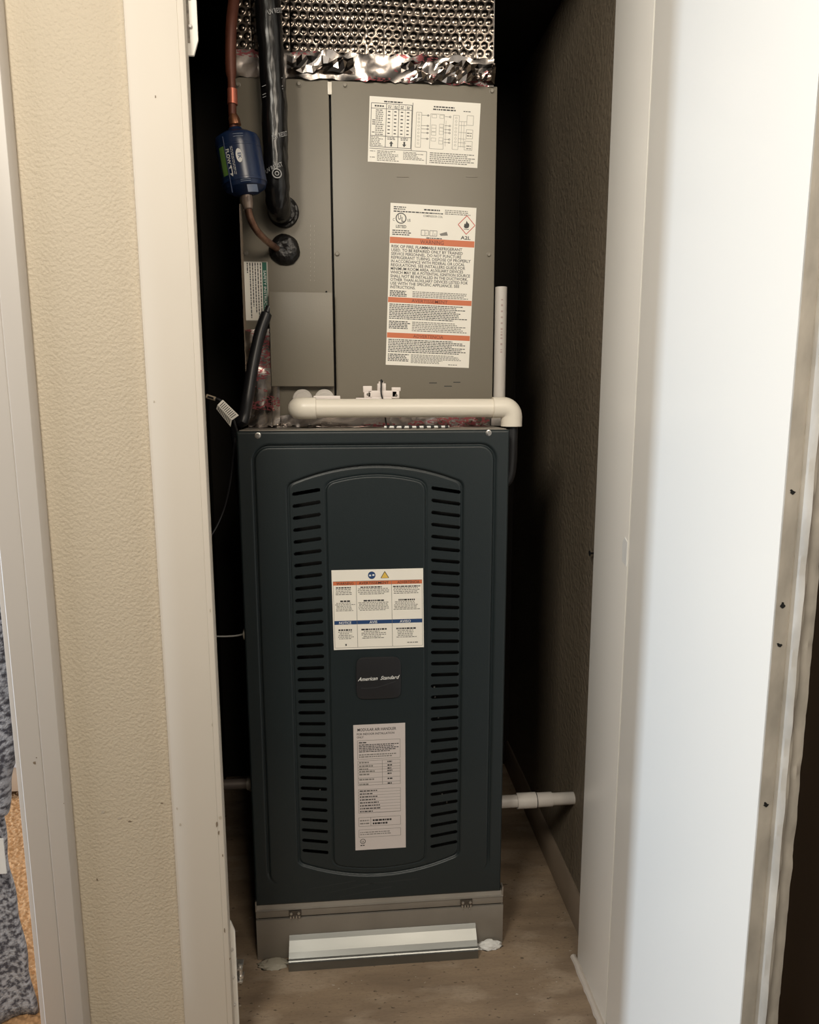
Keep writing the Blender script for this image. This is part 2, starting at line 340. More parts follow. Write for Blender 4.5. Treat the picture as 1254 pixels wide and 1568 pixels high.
# edge strip: flat reveal, bright rounded bead, rough lip
zs = np.arange(.012, 2.03, .006); prof = [(0, 0), (0, .0020), (.012, .0020), (.0150, .0005), (.0168, .0075), (.0205, .0110), (.0235, .0095), (.026, .002), (.034, .0035), (T-.001, .002), (T-.001, 0)]
vs = []; 
for i, z in enumerate(zs):
    for j, (t, h) in enumerate(prof):
        r = 0; 
        if 5 <= j <= 9: r = .0016*noise.noise(Vector((j*3.1, 0, z*38)))+(.0022*min(0, noise.noise(Vector((j*1.7, 5, z*90)))+.15) if j > 6 else 0)
        vs.append(Q(L-.004+max(h+r, 0), t, z))
k = len(prof); fs = [(i*k+j, i*k+j+1, (i+1)*k+j+1, (i+1)*k+j) for i in range(len(zs)-1) for j in range(k-1)]
fs += [tuple(range(k))[::-1], tuple((len(zs)-1)*k+j for j in range(k))]
MB().add(vs, fs, 0, True).build('edge_strip', mat('chipped_edge_paint', (.52, .48, .42), .5, var=.3, vscale=40, stretch=(1, 1, .5), bump=.4, bscale=90), dr)['label'] = 'rough chipped free edge of the door'
for py in (768, 958, 1025, 1290):
    x = {768: 1226, 958: 1212, 1025: 1197, 1290: 1182}[py]; z = at(x, py, .55).z
    MB().prism([Q(L-.0019, .0065+.0024*math.cos(a)*(1+.4*math.sin(3*a+py)), z+.0022*math.sin(a)*(1+.5*math.cos(2*a+py))) for a in [2*PI*k/10 for k in range(10)]], d*.0004).build('nail_hole', M_BLACK, dr)

# ================================================================== HINGE REMAINS ON THE LEFT JAMB
def hinge(name, x0, x1, z0, z1, label, top_chamfer, bot_chamfer, bracket):
    t = thing(name, (x0, .982, z0), label, 'hinge', None)
    c = .006; P = []
    P += [(x0, 0, z0)] + ([(x1-c, 0, z0), (x1, 0, z0+c*3)] if bot_chamfer else [(x1, 0, z0)])
    P += ([(x1, 0, z1-c*3), (x1-c, 0, z1)] if top_chamfer else [(x1, 0, z1)]) + [(x0, 0, z1)]
    MB().prism([(a, .980, b) for a, _, b in P], (0, .004, 0)).build('leaf_plate', M_DOOR, t, bevel=.0008)
    if bracket: MB().tube([(x0+.003, .977, z0+.012), (x0+.003, .977, z1-.012)], .0032, 12).build('knuckle', M_DOOR, t)
    else: MB().box((x0+.004, .9795, z0+.014), (x0+.0125, .9805, z1)).build('worn_recess', mat('scuffed_paint', (.38, .34, .29), .6, var=.6, vscale=150), t)
    for f in (.25, .5, .75): screw('screw', (x0+(x1-x0)*.62, .980, z0+(z1-z0)*f), .0022, M_CASE2, t)
    return t
hinge('door_hinge', -.1996, -.1775, 1.430, 1.56, 'cream painted hinge leaf at the top of the left closet jamb', False, True, False)
hinge('door_hinge', -.1985, -.1835, .03, .222, 'cream painted hinge leaf low on the left closet jamb near the floor', True, False, True)
pb = thing('pivot_bracket', (-.1800, .99, .125), 'small scratched metal pivot bracket with bolt, low beside the left jamb', 'bracket')
MB().box((-.1865, .985, .132), (-.176, 1.005, .1345)).box((-.1865, .985, .110), (-.176, 1.005, .1125)).box((-.1885, .985, .105), (-.1865, 1.005, .139)).build('bracket', M_GALV, pb, bevel=.0006)
MB().lathe((-.180, .992, .106), (0, 0, 1), [(0, 0), (0, .0035), (.008, .0035), (.008, .0048), (.013, .0048), (.013, .0032), (.031, .0032), (.032, 0)], 12).build('bolt', M_SCREW, pb)

# ================================================================== LOWER CABINET
YF = 1.155; X0, X1, Z0, Z1 = -.178, .268, .108, .955; XC = .0455
ah = thing('air_handler', (XC, 1.43, Z0), 'tall dark teal air handler cabinet with two columns of louvre slots', 'air handler')
bd = MB(); y0 = YF+.012; y1 = 1.70
bd.box((X0+.002, y0, Z0), (X0+.004, y1, Z1-.001)).box((X1-.004, y0, Z0), (X1-.002, y1, Z1-.001)).box((X0+.002, y1-.002, Z0), (X1-.002, y1, Z1-.001)).box((X0+.002, y0, Z0), (X1-.002, y1, Z0+.002))
bd.build('casing', M_PANEL, ah)
box('liner', (X0+.006, YF+.03, Z0+.01), (X1-.006, YF+.032, Z1-.01), M_BLACK, ah)
MB().box((X0+.003, YF+.016, Z1-.0015), (X1-.003, 1.70, Z1+.0012)).build('top_plate', M_GALVD, ah)
# pressed front panel as a real relief with cut slots
st = .00125; nx = int((X1-X0)/st)+1; nz = int((Z1-Z0)/st)+1
xs = np.linspace(X0, X1, nx); zz = np.linspace(Z0, Z1, nz); GX, GZ = np.meshgrid(xs, zz); xp = GX-XC
def smax(a, b, k): h = np.clip(.5+.5*(a-b)/k, 0, 1); return b*(1-h)+a*h+k*h*(1-h)
def sst(x, w): t = np.clip(x/w+.5, 0, 1); return t*t*(3-2*t)
def rrect(x, z, x0, x1, z0, z1, r):
    qx = np.abs(x-(x0+x1)/2)-((x1-x0)/2-r); qz = np.abs(z-(z0+z1)/2)-((z1-z0)/2-r)
    return np.hypot(np.maximum(qx, 0), np.maximum(qz, 0))+np.minimum(np.maximum(qx, qz), 0)-r
dO = rrect(GX, GZ, -.152, .244, .146, .931, .026)
def arch(hw, zt, kt, zb, kb, r):
    return smax(smax(np.abs(xp)-hw, (GZ-(zt-kt*xp**2)), r), ((zb+kb*xp**2)-GZ), r)
dA = arch(.145, .899, 1.45, .155, 1.5, .010); dC = arch(.082, .881, 1.9, .170, 1.5, .014)
h = -.0042*np.exp(-(dO/.0021)**2)*np.clip((GZ-.15)/.03, 0, 1) - .0022*np.exp(-((dA+.001)/.0020)**2) - .0030*sst(-dA, .0026) + .0030*sst(-dC, .003)*sst(-dA-.006, .003)
h += -.0018*np.exp(-((dC-.001)/.0017)**2)*(dA < -.008)
dS = np.full(GX.shape, 1.0)
for c in range(2):
    xa, xb = ((-.0915, -.0462), (.138, .1862))[c]
    for i in range(33):
        zc = .8555-.02024*i; f = 1-i/16.0; sl = .165*f*(1 if c == 0 else -1); xm = (xa+xb)/2; hl = (xb-xa)/2-.0026
        t = np.clip((GX-xm)+0*GZ, -hl, hl); dd = np.hypot(GX-xm-t, (GZ-zc-sl*t)/math.sqrt(1+sl*sl))-.0031; dS = np.minimum(dS, dd)
gz_, gx_ = np.gradient(dS, zz, xs); near = np.abs(dS) < st*.5
gl = np.maximum(gx_**2+gz_**2, .3)
GX2 = np.where(near, GX-dS*gx_/gl, GX); GZ2 = np.where(near, GZ-dS*gz_/gl, GZ); dS2 = np.where(near, 0, dS)
hole = (np.maximum.reduce([dS2[:-1, :-1], dS2[:-1, 1:], dS2[1:, 1:], dS2[1:, :-1]]) <= 1e-9)
edge = np.minimum.reduce([GX-X0, X1-GX, GZ-Z0, Z1-GZ]); er = .004
h += -(er-np.sqrt(np.maximum(er**2-np.maximum(er-edge, 0)**2, 0)))*.9
fp = grid_obj('front_panel', GX2, YF-h, GZ2, M_PANEL, ah, hole)
MB().box((X0, YF+.0035, Z0), (X0+.0015, YF+.02, Z1)).box((X1-.0015, YF+.0035, Z0), (X1, YF+.02, Z1)).box((X0, YF+.0035, Z1-.0015), (X1, YF+.02, Z1)).box((X0, YF+.0035, Z0), (X1, YF+.02, Z0+.0015)).build('panel_flange', M_PANEL, ah)
screw('screw', (-.1433, YF, .9482), .0038, M_SCREW, ah); screw('screw', (.2321, YF, .950), .0038, M_SCREW, ah)
# warning label on the panel
yl = YF-.0003
b = Label((-.0305, yl, .7235), (.1235, yl, .7235), (-.0290, yl, .5842), 140, 124, (0, -1, 0))
b.ring(61, 9, 5.8, M_NAVY, fill=True); b.rect(57, 8, 60, 10.5, M_WHT); b.rect(62, 7.5, 65, 10, M_WHT)
b.poly([(81, 3.5), (87, 13.5), (75, 13.5)], M_YEL); b.line(81, 3.5, 87, 13.5, M_INK, .9); b.line(81, 3.5, 75, 13.5, M_INK, .9); b.line(75, 13.5, 87, 13.5, M_INK, .9); b.rect(80.4, 6.5, 81.8, 10.5, M_INK); b.rect(80.4, 11.2, 81.8, 12.5, M_INK)
b.rect(2, 17.5, 138, 23.5, M_ORANGE)
for x, w, t in ((7, 26, 'WARNING'), (41, 46, 'AVERTISSEMENT'), (100, 34, 'ADVERTENCIA')): b.text(t, x, 22.6, 3.8, M_INK, width=w)
b.rect(2, 78.5, 138, 84.5, M_NAVY)
for x, w, t in ((9, 19, 'NOTICE'), (56, 12, 'AVIS'), (103, 17, 'AVISO')): b.text(t, x, 83.6, 3.8, M_WHT, width=w)
for x in (37, 91): b.line(x, 18, x, 121, M_INKG, .6)
b.frame(2, 17.5, 138, 121, M_INKG, .5)
for x0, x1 in ((4, 35), (39, 89), (93, 136)):
    b.micro(x0, 25.5, x1, 28.5, 1, M_INK, .6, .2, True); b.micro(x0, 28.5, x1, 39, 4, M_INKG, .45, .15, True)
    b.micro(x0+8, 46, x1-8, 49.5, 1, M_INK, .7, .1, True); b.micro(x0, 50, x1, 64, 6, M_INKG, .45, .15, True)
    b.micro(x0+3, 91, x1-3, 94.5, 1, M_INK, .7, .1, True); b.micro(x0+3, 95, x1-3, 108, 5, M_INKG, .45, .25, True)
b.micro(114, 114, 134, 117, 1, M_INKG); b.rect(18, 115, 20, 118, M_INK)
b.done('warning_label', M_LABEL, ah, 'white three-language label with orange and blue bands')
# badge
bg = MB(); pts = []
for k in range(40):
    a = 2*PI*k/40; c, s = math.cos(a), math.sin(a); e = .32
    pts.append((.0465+.0385*abs(c)**e*(1 if c > 0 else -1), YF-.0002, .532+(.0385+.001*math.cos(2*a))*abs(s)**e*(1 if s > 0 else -1)))
bgo = bg.prism(pts, (0, -.0032, 0)).build('badge', M_CHAR, ah, bevel=.0012, seg=2)
b = Label((.008, YF-.0033, .571), (.085, YF-.0033, .571), (.008, YF-.0033, .494), 77, 77, (0, -1, 0), lift=.0002)
b.text('American', 3, 43, 6.5, M_WHT, width=34, shear=.45, bold=.008, rot=-.03); b.text('Standard', 41, 42, 6.5, M_WHT, width=34, shear=.45, bold=.008, rot=-.03)
b.rect(2.5, 46.5, 22, 47, M_CHAR)
for i in range(14):
    t = i/14; u = 8+t*60; b.line(u, 56-8*t+3*math.sin(t*4), u+60/14, 56-8*(t+1/14)+3*math.sin((t+1/14)*4), mat('badge_swoosh', (.05, .052, .055), .3), .7)
b.mb.build('lettering', b.mats, bgo)
# rating label
b = Label((.0018, yl, .4466), (.0922, yl, .4470), (.0022, yl, .2078), 80, 212, (0, -1, 0))
b.text('MODULAR AIR HANDLER', 6, 10.5, 4.6, M_INK, width=60, bold=.012); b.text('FOR INDOOR INSTALLATION', 5, 17, 3.4, M_INK, width=58, bold=.012); b.text('ONLY', 5, 22, 3.2, M_INK, width=10.5, bold=.012)
b.frame(6, 26, 72, 57, M_INKG, .5); b.micro(8, 28, 20, 31, 1, M_INK, .6, 0); b.micro(8, 32, 70, 46, 5, M_INK, .5, .25); b.micro(8, 48, 68, 55, 2, M_INKG, .5, .3)
ys = [60, 66, 71, 75, 80, 88.5, 96.5, 101]
for y in ys: b.line(6, y, 72, y, M_INKG, .5)
for x in (6, 44, 72): b.line(x, 60, x, 101, M_INKG, .5)
for i in range(7): b.micro(8, ys[i]+.8, 32, ys[i]+4.5, 1, M_INKG, .6, .5); b.micro(52, ys[i]+.8, 60, ys[i]+4.5, 1, M_INK, .6, .3)
b.frame(6, 108, 72, 148, M_INKG, .5)
for i in range(8): b.line(6, 113+i*5, 72, 113+i*5, M_INKG, .4); b.micro(8, 109+i*5, 42, 112+i*5, 1, M_INK, .6, .4)
b.frame(6, 156, 72, 171, M_INKG, .5); b.line(25, 156, 25, 171, M_INK, .5); b.micro(8, 159, 23, 169, 2, M_INKG, .4, .1); b.micro(28, 158.5, 60, 169.5, 2, M_INK, .55, .3)
b.frame(6, 177, 72, 190, M_INKG, .5); b.micro(8, 180, 70, 187, 2, M_INKG, .4, .3)
b.ring(12, 197, 4.4, M_INK, .9); b.text('UL', 9.8, 199, 3.4, M_INK, width=4.6); b.micro(8, 202.5, 16, 205, 1, M_INK, .7, 0)
b.done('rating_label', M_LABELG, ah, 'tall grey-white rating label')
# screws seen through the grille
for px, py in ((665, 1052), (666, 1067), (671, 1099), (490, 1209), (677, 1216), (684, 1228)):
    p = at(px, py, YF+.012); MB().lathe(p, (0, -1, 0), [(0, .0016), (.001, .0012), (.0014, 0)], 8).build('rivet', M_SCREW, ah)
for (a0, b0, a1, b1) in ((500, 1368, 575, 1352), (470, 1362, 545, 1349), (540, 1356, 640, 1346), (520, 1374, 600, 1358)):
    p, q_ = at(a0, b0, YF-.0001), at(a1, b1, YF-.0001)
    MB().add([p, q_, q_+Vector((0, 0, .0012)), p+Vector((0, 0, .0006))], [(0, 1, 2, 3)]).build('scratch', mat('faint_scratch', (.030, .034, .036), .5), ah)
# ------------------------------------------------------------------ base stand
bs = thing('base_stand', (XC, 1.43, 0), 'low galvanised sheet metal stand under the dark air handler', 'stand')
MB().box((X0, YF, 0), (.2735, 1.70, .0795)).build('box', M_GALVD, bs, bevel=.0008)
MB().box((X0+.004, YF+.004, .0795), (.270, 1.695, .084)).build('seam_gap', M_BLACK, bs)
MB().box((X0, YF, .084), (.2725, 1.70, .0985)).build('collar', M_GALVD, bs, bevel=.0006)
MB().prism([(X0, YF-.001, .0985), (X0, YF-.003, .0995), (X0, YF+.0005, .1005), (X0, YF+.003, .1078), (X0, 1.70, .1078), (X0, 1.70, .0985)], (.2725-X0, 0, 0)).build('lip', M_GALVD, bs)
for xx in (X0, .2705): MB().box((xx, YF-.0015, .0985), (xx+.002, YF+.01, .118)).build('corner_tab', M_GALV, bs)
for px in (452, 714):
    p = at(px, {452: 1401, 714: 1382}[px], YF); lt = MB(); 
    lt.box((p.x-.011, YF-.003, .0855), (p.x+.011, YF, .0965)); l = lt.build('latch', mat('dark_latch_steel', (.11, .095, .08), .45, metal=.6), bs, bevel=.0006)
    for s in (-1, 1): MB().lathe((p.x+s*.0068, YF-.003, .0915), (0, -1, 0), [(0, .0026), (.0012, .0024), (.0016, .0012), (.0016, 0)], 10).build('rivet', M_SCREW, l)
    for s in (-.8, -.27, .27, .8): MB().box((p.x+s*.0095-.0016, YF-.004, .0825), (p.x+s*.0095+.0016, YF, .0862)).build('hook', M_SCREW, l)
    for s in (-.7, .7): MB().lathe((p.x+s*.0085, YF, .0755), (0, -1, 0), [(0, .0022), (.0008, .0018), (.0008, 0)], 8).build('dimple', M_GALVD, bs)
# ------------------------------------------------------------------ floor angle
fa = thing('floor_angle', (.05, 1.12, 0), 'bent shiny galvanised angle strip resting on the floor against the stand', 'metal strip')
pr = [(YF-.0008, .047), (YF-.006, .040), (YF-.018, .0262), (YF-.026, .0200), (YF-.0285, .0188), (YF-.030, .0196), (YF-.0315, .0180), (YF-.0325, .0158), (YF-.0318, .0145), (YF-.0322, 0), (YF-.0306, 0), (YF-.030, .0140), (YF-.0270, .0172), (YF-.0165, .0240), (YF-.0008, .0420)]
MB().prism([(-.1195, y, z) for y, z in pr][::-1], (.341, 0, 0)).build('angle', mat('bright_galvanised_steel', (.26, .265, .255), .36, metal=.95, var=.12, vscale=20, stretch=(.4, 1, 1)), fa)
# sealant blobs
def blob(name, c, rx, ry, rz, m, label, cat, seed=0):
    bm = bmesh.new(); bmesh.ops.create_icosphere(bm, subdivisions=4, radius=1)
    for v in bm.verts:
        k = 1+.28*noise.noise(v.co*2.6+Vector((seed, 0, 0)))+.16*noise.noise(v.co*7+Vector((seed, 3, 0)))
        v.co = Vector((v.co.x*rx*k, v.co.y*ry*k, max(v.co.z*rz*k, 0)))+Vector(c)
    me = bpy.data.meshes.new(name); bm.to_mesh(me); bm.free(); me.materials.append(m)
    for p in me.polygons: p.use_smooth = True
    o = bpy.data.objects.new(name, me); COL.objects.link(o); return tag(o, label, cat)
blob('sealant_smear', (.246, YF-.006, 0), .025, .010, .011, M_SEAL, 'white sealant squeezed out at the right foot of the stand', 'sealant', 2)
blob('sealant_smear', (-.148, YF-.012, 0), .027, .014, .004, mat('grey_sealant', (.42, .39, .32), .6), 'thin greyish sealant smear at the left foot of the stand', 'sealant', 9)

# ================================================================== COIL CABINET
YC = 1.295; CX0, CX1, CZ0, CZ1 = -.177, .266, Z1+.0015, 1.536; SX = -.0205
cc = thing('coil_cabinet', (XC, 1.48, CZ0), 'upper warm grey coil cabinet with wiring and warning labels', 'coil cabinet')
MB().box((CX0+.001, YC+.012, CZ0), (CX1-.001, 1.70, CZ1)).build('casing', M_COIL, cc)
MB().box((CX0, YC, CZ0+.012), (SX-.0018, YC+.012, CZ1)).build('left_panel', M_COIL, cc, bevel=.0012)
MB().box((SX+.0018, YC-.001, CZ0+.012), (CX1, YC+.012, CZ1-.001)).build('access_panel', M_COIL, cc, bevel=.0015)
MB().box((SX-.0018, YC+.008, CZ0+.012), (SX+.0018, YC+.011, CZ1)).build('seam_gap', M_BLACK, cc)
MB().box((SX-.0035, YC-.002, 1.513), (SX+.0035, YC+.001, 1.533)).build('seam_clip', M_PVC, cc, bevel=.0008)
MB().box((-.132, YC-.016, 1.028), (-.0222, YC, 1.189)).build('cover_box', M_COIL, cc, bevel=.0015)
MB().lathe((-.033, YC-.0005, 1.192), (0, -1, 0), [(0, .0018), (.001, .0012), (.001, 0)], 8).build('rivet', M_BLACK, cc)
for x, z in ((-.1725, 1.5235), (-.0714, 1.5279), (.005, 1.5284), (.2566, 1.5274), (-.170, 1.2547), (-.0130, 1.256), (.2555, 1.2588)):
    screw('screw', (x, YC-.0008, z), .0036, M_SCREWG, cc)
# faint pressed marks
for px0, px1, py, dz in ((607, 626, 270, 1), (713, 731, 270, 1)):
    a = at(px0, py, YC); c = at(px1, py, YC); MB().box((a.x, YC-.0018, a.z-.0016), (c.x, YC-.0008, a.z+.0004)).build('pressed_mark', M_SCREWG, cc, bevel=.0004)
for a_, b_, c_x in ((657, 587, 12), (680, 592, 12), (694, 586, 11)):
    p = at(a_, b_, YC); MB().box((p.x, YC-.0012, p.z), (p.x+c_x/850, YC-.0009, p.z+.0015)).build('scuff', M_INK, cc)
yc = YC-.0011
# wiring label
TLw, TRw, BLw = at(566, 147, yc), at(736, 158.5, yc), at(563, 247.5, yc)
b = Label(TLw, TRw, BLw, 170, 101, (0, -1, 0))
b.micro(22, 5, 50, 8.5, 1, M_INK, .6, 0); b.line(66, 6, 66, 80, M_INK, .8)
b.frame(3, 10, 65, 77, M_INK, .8); b.line(3, 18, 65, 18, M_INK, .7); b.line(3, 60, 65, 60, M_INK, .8); b.line(26, 10, 26, 77, M_INK, .8); b.line(45, 10, 45, 77, M_INK, .8); b.line(36, 10, 36, 60, M_INKG, .4); b.line(55, 10, 55, 60, M_INKG, .4)
b.micro(8, 12, 22, 16, 1, M_INK, .6, 0)
for i, x in enumerate((28.5, 38, 47.5, 57)): b.micro(x, 12, x+5, 17, 2, M_INK, .5, 0)
for i in range(13): b.micro(5 if 4 < i < 8 or i == 11 else 10, 19+i*3.1, 24, 22+i*3.1, 1, M_INKG, .55, .25)
for x in (28.5, 38, 48, 57.5):
    for i in range(7): b.rect(x, 21+i*5.6, x+3.6, 22.6+i*5.6, M_INK)
for cx, up in ((35, 1), (55, -1)):
    b.micro(cx-6, 61, cx+6, 65.5, 2, M_INK, .5, .1, True); y0_, y1_ = (67, 75.5) if up > 0 else (75.5, 67)
    m_ = (y0_+y1_)/2; b.poly([(cx, y0_), (cx+3.2, m_), (cx-3.2, m_)][::int(up)], M_INK); b.rect(cx-1.3, min(m_, y1_), cx+1.3, max(m_, y1_), M_INK)
b.micro(4, 61, 22, 76, 6, M_INKG, .5, .3); b.line(2, 80, 90, 80, M_INK, .7); b.line(90, 80, 90, 100, M_INK, .7)
b.micro(3, 81, 11, 100, 2, M_INKG, .12, .1); b.micro(14, 82, 48, 99, 7, M_INKG, .5, .4); b.micro(54, 82, 88, 95, 6, M_INKG, .5, .4); b.micro(95, 80, 166, 98, 6, M_INKG, .5, .25)
b.micro(98, 8, 130, 11, 1, M_INK, .7, 0); b.micro(97, 12, 132, 15, 1, M_INK, .7, 0); b.micro(144, 13, 155, 15, 1, M_INK, .6, 0)
b.frame(72, 20, 80, 74, M_INKG, .5); b.frame(94, 21, 115, 75, M_INKG, .5); b.frame(129, 21, 138, 74, M_INKG, .5); b.frame(150, 20, 160, 35, M_INKG, .5); b.frame(150, 42, 160, 56, M_INKG, .5); b.frame(148, 60, 160, 74, M_INKG, .5)
for i in range(9): b.ring(76, 24+i*5.5, 1.6, M_INKG, .4, 8); b.ring(133.5, 25+i*5.3, 1.7, M_INKG, .4, 8)
for y in (24, 40, 45, 51, 60): b.line(80, y, 92, y, M_INK, .5); b.ring(90, y, 1.6, M_INK, .6, 8); b.frame(96, y-2, 103, y+3, M_INKG, .4)
for y in (24, 38, 44, 49, 59, 64): b.line(116, y, 124, y, M_INK, .5); b.ring(124, y, 1.6, M_INK, .6, 8); b.frame(108, y-2, 114, y+3, M_INKG, .4)
for y in (30, 36, 47, 57, 63, 69): b.line(138, y, 150, y, M_INKG, .5)
for x in (118, 142, 146): b.line(x, 30, x, 70, M_INKG, .4)
for y in (46, 50, 66, 70): b.micro(151, y, 159, y+3, 1, M_INKG, .5, .1)
b.done('wiring_label', M_LABEL, cc, 'white wiring diagram label at the top')
# refrigerant warning label
TLw, TRw, BLw = at(598, 310.5, yc), at(729.5, 318.5, yc), at(590.5, 558.5, yc)
b = Label(TLw, TRw, BLw, 131, 248, (0, -1, 0))
b.micro(5, 4, 24, 10, 2, M_INK, .5, .1); b.micro(5, 10.5, 80, 13, 1, M_INK, .7, 0); b.micro(51, 5.5, 76, 8.5, 1, M_INK, .7, 0); b.micro(83, 5, 124, 13, 3, M_INKG, .5, .2)
b.ring(16.5, 22, 8.2, M_INK, 1.4); b.text('U', 11.8, 24, 7, M_INK, width=4.6, bold=.02); b.text('L', 17, 27, 7, M_INK, width=3.8, bold=.02)
b.text('C', 4, 26.5, 4, M_INK, width=2.8); b.text('US', 26, 26.5, 4, M_INK, width=5); b.text('LISTED', 9, 36.5, 4.2, M_INK, width=16, bold=.02)
b.micro(4, 39, 34, 48, 3, M_INK, .5, .2); b.text('COMPRESSOR COIL', 50, 18, 3, M_INKG, width=30)
b.frame(48, 38, 59, 46, M_INKG, .8); b.line(53.5, 38, 53.5, 46, M_INKG, .6); b.text('i', 54.8, 44, 3.5, M_INK); b.frame(61, 38, 72, 46, M_INKG, .8); b.line(66, 38, 66, 46, M_INKG, .6); b.text('i', 68.5, 45, 4, M_INK)
b.poly([(76, 42), (87, 38.5), (89, 44), (78, 45)], M_INKG); b.micro(56, 48, 80, 50.5, 1, M_INK, .6, .1)
dx, dy = 117, 26.5
for q in ((0, -14, 13, 0), (13, 0, 0, 14), (0, 14, -13, 0), (-13, 0, 0, -14)): b.line(dx+q[0], dy+q[1], dx+q[2], dy+q[3], M_REDI, 1.1)
b.poly([(dx-4, dy+3), (dx-3.6, dy-1), (dx-2.2, dy-2.5), (dx-1.6, dy-.6), (dx-.3, dy-6.5), (dx+2.2, dy-2.8), (dx+3.6, dy-2.2), (dx+4.2, dy+1), (dx+3, dy+4), (dx, dy+5), (dx-2.6, dy+4.6)][::-1], M_INK); b.poly([(dx-1.8, dy+4), (dx, dy+.5), (dx+1.8, dy+4)][::-1], M_LABEL); b.rect(dx-4, dy+6, dx+4, dy+6.8, M_INK)
b.text('A2L', 109, 48.5, 5.2, M_INK, width=15, bold=.02)
def oband(y0, y1, t, w):
    b.rect(.6, y0, 130.4, y1, M_ORANGE); b.text(t, 65, y1-1.4, (y1-y0)*.62, mat('ink_brown', (.20, .05, .03), .5), width=w, align='C', bold=.01)
oband(50.5, 60, 'WARNING', 36)
rows = ['RISK OF FIRE, FLAMMABLE REFRIGERANT', 'USED. TO BE REPAIRED ONLY BY TRAINED', 'SERVICE PERSONNEL. DO NOT PUNCTURE', 'REFRIGERANT TUBING. DISPOSE OF PROPERLY', 'IN ACCORDANCE WITH FEDERAL OR LOCAL', 'REGULATIONS. SEE INSTALLERS GUIDE FOR', 'MINIMUM ROOM AREA. AUXILIARY DEVICES', 'WHICH MAY BE A POTENTIAL IGNITION SOURCE', 'SHALL NOT BE INSTALLED IN THE DUCTWORK,', 'OTHER THAN AUXILIARY DEVICES LISTED FOR', 'USE WITH THE SPECIFIC APPLIANCE. SEE', 'INSTRUCTIONS.']
wd = [109, 110, 108, 123, 114, 115, 112, 123, 120, 120, 107, 39]
for i, (t, w) in enumerate(zip(rows, wd)): b.text(t, 3, 66.6+i*5.62, 4.4, M_INK, width=w, bold=.014)
b.micro(3, 131, 30, 141, 4, M_INK, .6, .2); b.micro(38, 131, 127, 141, 4, M_INKG, .5, .15)
oband(142, 150, 'AVERTISSEMENT', 56)
b.micro(3, 151.5, 127, 176, 9, M_INK, .5, .2); b.micro(3, 178, 36, 191, 5, M_INK, .55, .2); b.micro(39, 178, 127, 194, 6, M_INKG, .5, .25)
oband(197, 205, 'ADVERTENCIA', 47)
b.micro(3, 206.5, 127, 228, 8, M_INK, .5, .2); b.micro(3, 229.5, 36, 242, 5, M_INK, .55, .2); b.micro(39, 229.5, 118, 238, 4, M_INKG, .5, .25); b.micro(39, 238, 92, 244, 3, M_INKG, .5, .2); b.micro(98, 243, 112, 245.5, 1, M_INKG, .5, 0)
b.done('refrigerant_label', M_LABEL, cc, 'white refrigerant warning label with three orange bands')
# green safety label, text running down
yg = YC-.0003
b = Label((-.1765, yg, 1.2417), (-.1338, yg, 1.2412), (-.1765, yg, 1.142), 41, 92, (0, -1, 0))
b.rect(32, 0.8, 39.6, 91.2, M_GREEN); b.text('SAFETY INSTRUCTIONS', 34, 13, 4.2, M_WHT, width=74, rot=PI/2, bold=.01)
for i in range(6):
    y = 2; end = (84, 88, 80, 70, 88, 18)[i]
    while y < end:
        l_ = random.uniform(2, 6); b.rect(28.5-i*4.3, y, 30.2-i*4.3, min(y+l_, end), M_INK); y += l_+1
b.frame(.6, .6, 40.4, 91.4, M_INKG, .5)
b.done('safety_label', M_LABEL, cc, 'white and green safety label turned sideways')
# faded stamp on left panel
st_ = Label(at(472, 340, YC-.0002), at(487, 340, YC-.0002), at(472, 440, YC-.0002), 15, 100, (0, -1, 0), lift=.0001)
for y in range(4, 94, 7):
    if random.random() < .8: st_.rect(3, y, 4, y+random.uniform(1, 4), mat('stamp_ink', (.36, .33, .27), .5)); st_.rect(9, y+1, 10, y+random.uniform(2, 4), mat('stamp_ink', (.36, .33, .27), .5))
st_.mb.build('stamp', st_.mats, cc)
# crumpled foil helper
def crumple(name, x0, x1, z0, z1, y, amp, m, parent, step=.005, edge=.35, seed=0, smooth=False, axis='y'):
    nx_, nz_ = int((x1-x0)/step)+2, max(3, int((z1-z0)/step)+2)
    a = np.linspace(x0, x1, nx_); c = np.linspace(z0, z1, nz_); X, Z = np.meshgrid(a, c); rg = np.random.RandomState(seed)
    X = X+rg.uniform(-.3, .3, X.shape)*step; Z = Z+rg.uniform(-.3, .3, Z.shape)*step
    H = rg.uniform(0, amp, X.shape)
    for k in range(7):
        th = rg.uniform(-1.2, 1.2); p = rg.uniform(x0, x1); dl = (X-p)*math.cos(th)+(Z-z0)*math.sin(th); H += amp*1.2*np.exp(-(dl/(step*.8))**2)
    X[:, 0] = x0; X[:, -1] = x1
    if axis == 'y': o = grid_obj(name, X, y-H, Z, m, parent, None, smooth)
    elif axis == 'z': o = grid_obj(name, X, Z, y+H, m, parent, None, smooth)   # lies flat
    elif axis == 'x': o = grid_obj(name, y-H, X, Z, m, parent, None, smooth)   # X holds world y
    return o
crumple('foil_tape', -.1765, -.134, CZ0+.002, 1.128, YC-.001, .0022, M_FOILR, cc, .008, seed=3, smooth=True)
crumple('foil_tape', -.134, -.1195, CZ0+.002, 1.03, YC-.001, .002, M_FOILR, cc, .008, seed=4, smooth=True)
crumple('foil_tape', -.1765, .12, CZ0+.001, CZ0+.022, YC-.0035, .0015, M_FOILR, cc, .009, seed=5, smooth=True)
crumple('foil_tape', .075, .262, CZ0+.001, CZ0+.026, YC-.004, .003, M_FOILR, cc, .009, seed=6, smooth=True)
crumple('foil_tape', -.174, .262, YC-.045, YC-.003, Z1+.0015, .0010, M_FOILR, cc, .008, seed=8, axis='z')
